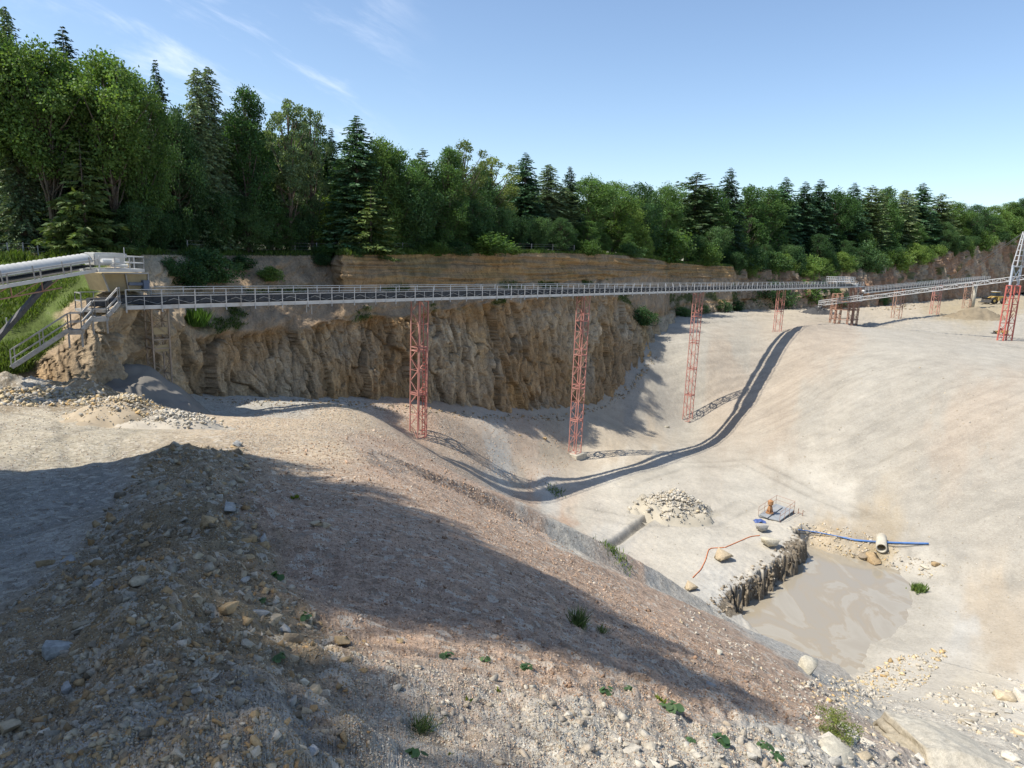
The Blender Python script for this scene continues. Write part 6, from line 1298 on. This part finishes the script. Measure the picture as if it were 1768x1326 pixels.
# single rocks
def rock(px, y, wpx, col, label, k=None, flat=1.0, grp=None, cat='rock', rot=None, sink=.32, name='rock', tilt=.18):
    p = hit(px, y)[0]; d = np.linalg.norm(p); s = wpx*d/FPX/2*1.05; k = RND.randrange(12) if k is None else k
    o = bpy.data.objects.new(name, HIM[k]); COL.objects.link(o); h = s*ASP[k % 6][2]*flat
    o.location = (p[0], p[1], gz(p[0], p[1])[0]+h*(1-2*sink)); o.scale = (s, s, s*flat); o.rotation_euler = (RND.gauss(0, tilt), RND.gauss(0, tilt), RND.uniform(0, 6.28) if rot is None else rot)
    o.color = (*col, 1); tag(o, label, cat, grp); return o
CW = (0.50, 0.46, 0.36); CO = (0.39, 0.285, 0.16); CG = (0.33, 0.325, 0.30); CB = (0.42, 0.345, 0.235); CDK = (0.26, 0.215, 0.155)
for a in ((1247, 966, 44, CB, 'pale boulder on the pond terrace with the cable running past', 0, .95), (1327, 942, 40, CW, 'flat topped boulder at the pond rim, middle one', 6, .9), (1314, 917, 27, CG, 'grey boulder just below the pump deck', 6, 1.1), (1192, 1018, 32, CB, 'pale boulder nearest the tip slope at the cable end', 0, 1.0)): rock(a[0], a[1], a[2], a[3], a[4], a[5], a[6], 'boulders on the pond terrace', 'boulder', RND.choice((.2, .9, 2.9)), .15, 'boulder', .05)
rock(1392, 1158, 50, CW, 'pale pointed boulder in the near pond shore', 0, 1.1, None, 'boulder', .4, .2, 'boulder'); rock(1508, 970, 30, CO, 'ochre rock below the outfall pipe', 3, 1, None, 'rock', None, .3); rock(1494, 962, 26, CDK, 'brown rock left of the outfall pipe', 0, .8)
rock(1226, 1182, 24, CG, 'dark lone stone in the shaded lower slope', 2, 1.2); rock(1242, 1128, 20, CW, 'white lone stone on the slope above the pond', 1, .9); rock(1615, 975, 16, CO, 'small ochre stone on the far flat beside a white one', 3); rock(1600, 981, 18, CW, 'white stone on the far flat', 2)
rock(940, 758, 11, CO, 'yellow stone in the bowl, the larger one', 3); rock(897, 752, 8, CO, 'yellow stone in the bowl, the smaller one', 0); rock(1152, 738, 12, CW, 'white block near the foot of the pinkish tower', 4)
rock(1437, 1300, 96, CW, 'large flat white rock at the bottom edge, left of the cracked slab', 5, 1.15, None, 'boulder', .5, .3, 'boulder', .05)
# the cracked slab: a block lying in the debris, its near left side split into plates
_sc = hit(1568, 1292)[0]; _dp = float(_sc@fw); sa_ = ray(1522, 1230)*_dp*1.10; sb_ = ray(1604, 1306)*_dp*.93; sl3 = sb_-sa_; SL = np.linalg.norm(sl3); sl3 /= SL; swd = np.cross(sl3, [0, 0, 1]); swd /= np.linalg.norm(swd)
if swd[0] < 0: swd = -swd
snn = np.cross(swd, sl3); snn = snn if snn[2] > 0 else -snn; snn = unit(snn+np.array([0, 0, .25])); swd = unit(np.cross(sl3, snn)); swd = swd if swd[0] > 0 else -swd
pr = empty('cracked_slab', tuple((sa_+sb_)/2), 'big tilted white slab with dark open cracks near the lower right corner', 'boulder')
nl, nh, nw = 60, 26, 30; V = []
def f2(a, c, sd): return float(fbm(np.array([a]), np.array([c]), sd, 4)[0])
for i in range(nl+1):
    u_ = -.03+1.06*i/nl; endf = min(1, min(i, nl-i)/6); row = []
    for k in range(nh+1):                                   # the split side, bottom to top
        t = k/nh; g = 0
        for t0, dp in ((.40, .10), (.70, .15)): g += dp*math.exp(-((t-t0-.06*f2(u_*3, 1.3+t0*9, 90))/.035)**2)*max(0, min(1, 1.3*(.5+f2(u_*2.1, t0*13, 93)*1.2)))
        step = .07*(1 if t < .40 else 0)+.05*(1 if t < .70 else 0)
        row.append(sa_+sl3*(u_*SL)+swd*(g-step*1.2-.12*(1-t)+.07*f2(u_*2.6, t*1.5, 95)+.03*f2(u_*9, t*7, 96))+snn*(-.42+.50*t*(.45+.55*endf)))
    for k in range(1, nw+1):                                # the top, running off into the debris
        w_ = 1.6*k/nw; row.append(sa_+sl3*(u_*SL)+swd*w_+snn*(-.42+.50*(.45+.55*endf)+.06*f2(u_*1.8, w_*2.3, 97)+.02*f2(u_*8, w_*9, 98)-.5*max(0, w_/1.6-.35)**1.3))
    V += row
V = np.array(V); m = nh+nw+1; ii = np.arange((nl+1)*m).reshape(nl+1, m); q = np.stack([ii[:-1, :-1], ii[1:, :-1], ii[1:, 1:], ii[:-1, 1:]], -1).reshape(-1, 4)
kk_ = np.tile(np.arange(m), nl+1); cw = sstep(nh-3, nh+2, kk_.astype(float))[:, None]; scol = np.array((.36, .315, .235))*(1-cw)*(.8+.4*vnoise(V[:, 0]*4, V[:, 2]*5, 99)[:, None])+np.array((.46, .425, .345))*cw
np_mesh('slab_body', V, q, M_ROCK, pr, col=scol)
ex1 = MB(); ex1.box(sa_+sl3*(SL*.62)-swd*.16+snn*(-.12), (.7, .25, .07), np.array([unit(sl3+.1*swd), swd, snn])); o = ex1.build('loose_flake', M_ROCK, pr, bevel=.015); a = o.data.color_attributes.new('Col', 'FLOAT_COLOR', 'POINT'); a.data.foreach_set('color', np.tile(np.array((.44, .38, .27, 1), np.float32), len(o.data.vertices)))
# the named stones of the berm
for a in ((360, 905, 44, CO, 'large ochre block high on the berm', 0, 1.1), (398, 882, 34, CG, 'grey stone behind the large ochre block', 3, 1), (436, 934, 32, CO, 'ochre block leaning on a grey slab at the berm edge', 1, 1.2), (456, 936, 26, CG, 'grey slab leaning against an ochre block at the berm edge', 4, 1.5), (432, 966, 26, CO, 'orange stone below the leaning pair', 3, .9), (92, 1128, 56, (0.36, 0.37, 0.35), 'big blue grey angular block at the left of the berm', 1, 1.2), (245, 1004, 46, CB, 'tan slab in the middle of the berm', 2, 1), (395, 1052, 40, CO, 'ochre stone in the middle of the berm right side', 3, .9), (508, 1108, 44, CDK, 'angular brown block upright at the right of the berm', 4, 1.5), (508, 1140, 32, CB, 'tan block below the angular brown block', 0, 1), (80, 976, 30, CO, 'ochre wedge at the road side of the berm', 4, 1.3), (112, 970, 36, CG, 'pale slab beside the ochre wedge', 2, 1), (545, 1196, 40, CB, 'tan split block at the lower berm edge', 1, 1.1), (524, 1180, 26, CW, 'small pale stone above the split block', 0, 1), (592, 1112, 40, CO, 'crumbly ochre lump at the berm foot', 3, .8), (545, 908, 26, CB, 'pale stone pair on the shaded slope, left one', 3, 1), (562, 910, 24, CB, 'pale stone pair on the shaded slope, right one', 0, 1.1), (450, 1062, 34, CG, 'rounded grey stone below the leafy weeds', 3, .9), (474, 1070, 30, CB, 'rounded pale stone beside the rounded grey one', 3, .9), (170, 1010, 34, CG, 'grey slab left of the tan slab', 5, 1.4), (490, 1090, 30, CG, 'grey stone against the upright brown block', 0, 1), (600, 1140, 26, CO, 'small ochre stone beyond the berm foot', 0, .8), (690, 1108, 22, CO, 'ochre stone pair on the slope right of the berm', 3, .7), (410, 770, 24, CG, 'grey stones at the far tip of the berm', 3, .8), (425, 1000, 30, CG, 'grey flat stone on the right flank of the berm', 2, 1), (505, 1215, 34, CG, 'grey shard standing at the lower berm edge', 4, 1.5), (540, 1300, 36, (0.4, 0.39, .37), 'pale angular stone at the bottom of the picture', 0, 1.0), (115, 1192, 30, CG, 'grey stone at the lower left of the berm', 1, 1), (340, 1190, 30, (0.40, .39, .35), 'pale flat stone in the lower berm', 2, 1), (20, 1260, 40, CB, 'tan stone at the lower left corner', 3, 1)): rock(a[0], a[1], a[2], a[3], a[4], a[5], a[6], 'larger stones of the berm')
# 200 more of the berm's larger stones, each its own object
x, y = sample_px(BERM_PX, 170, 501); rs = np.random.RandomState(502)
for i in range(170): rock(x[i], y[i], rs.uniform(12, 27)*(.75+.35*(y[i]-770)/560), tuple(pick(PAL_BERM, 1, rs)[0]), 'angular limestone rock lying loose among the berm rubble', None, rs.uniform(.8, 1.3), 'rocks lying in the berm', tilt=.5, sink=.45)
x, y = sample_px([(1380, 1290), (1460, 1260), (1560, 1290), (1768, 1180), (1768, 1326), (1050, 1326), (1100, 1280), (1300, 1290)], 46, 503)
for i in range(46): rock(x[i], y[i], rs.uniform(16, 38), tuple(pick(PAL_WHITE, 1, rs)[0]), 'white limestone rock in the debris along the bottom right', None, rs.uniform(.6, 1.0), 'white rocks at the lower right', tilt=.25)
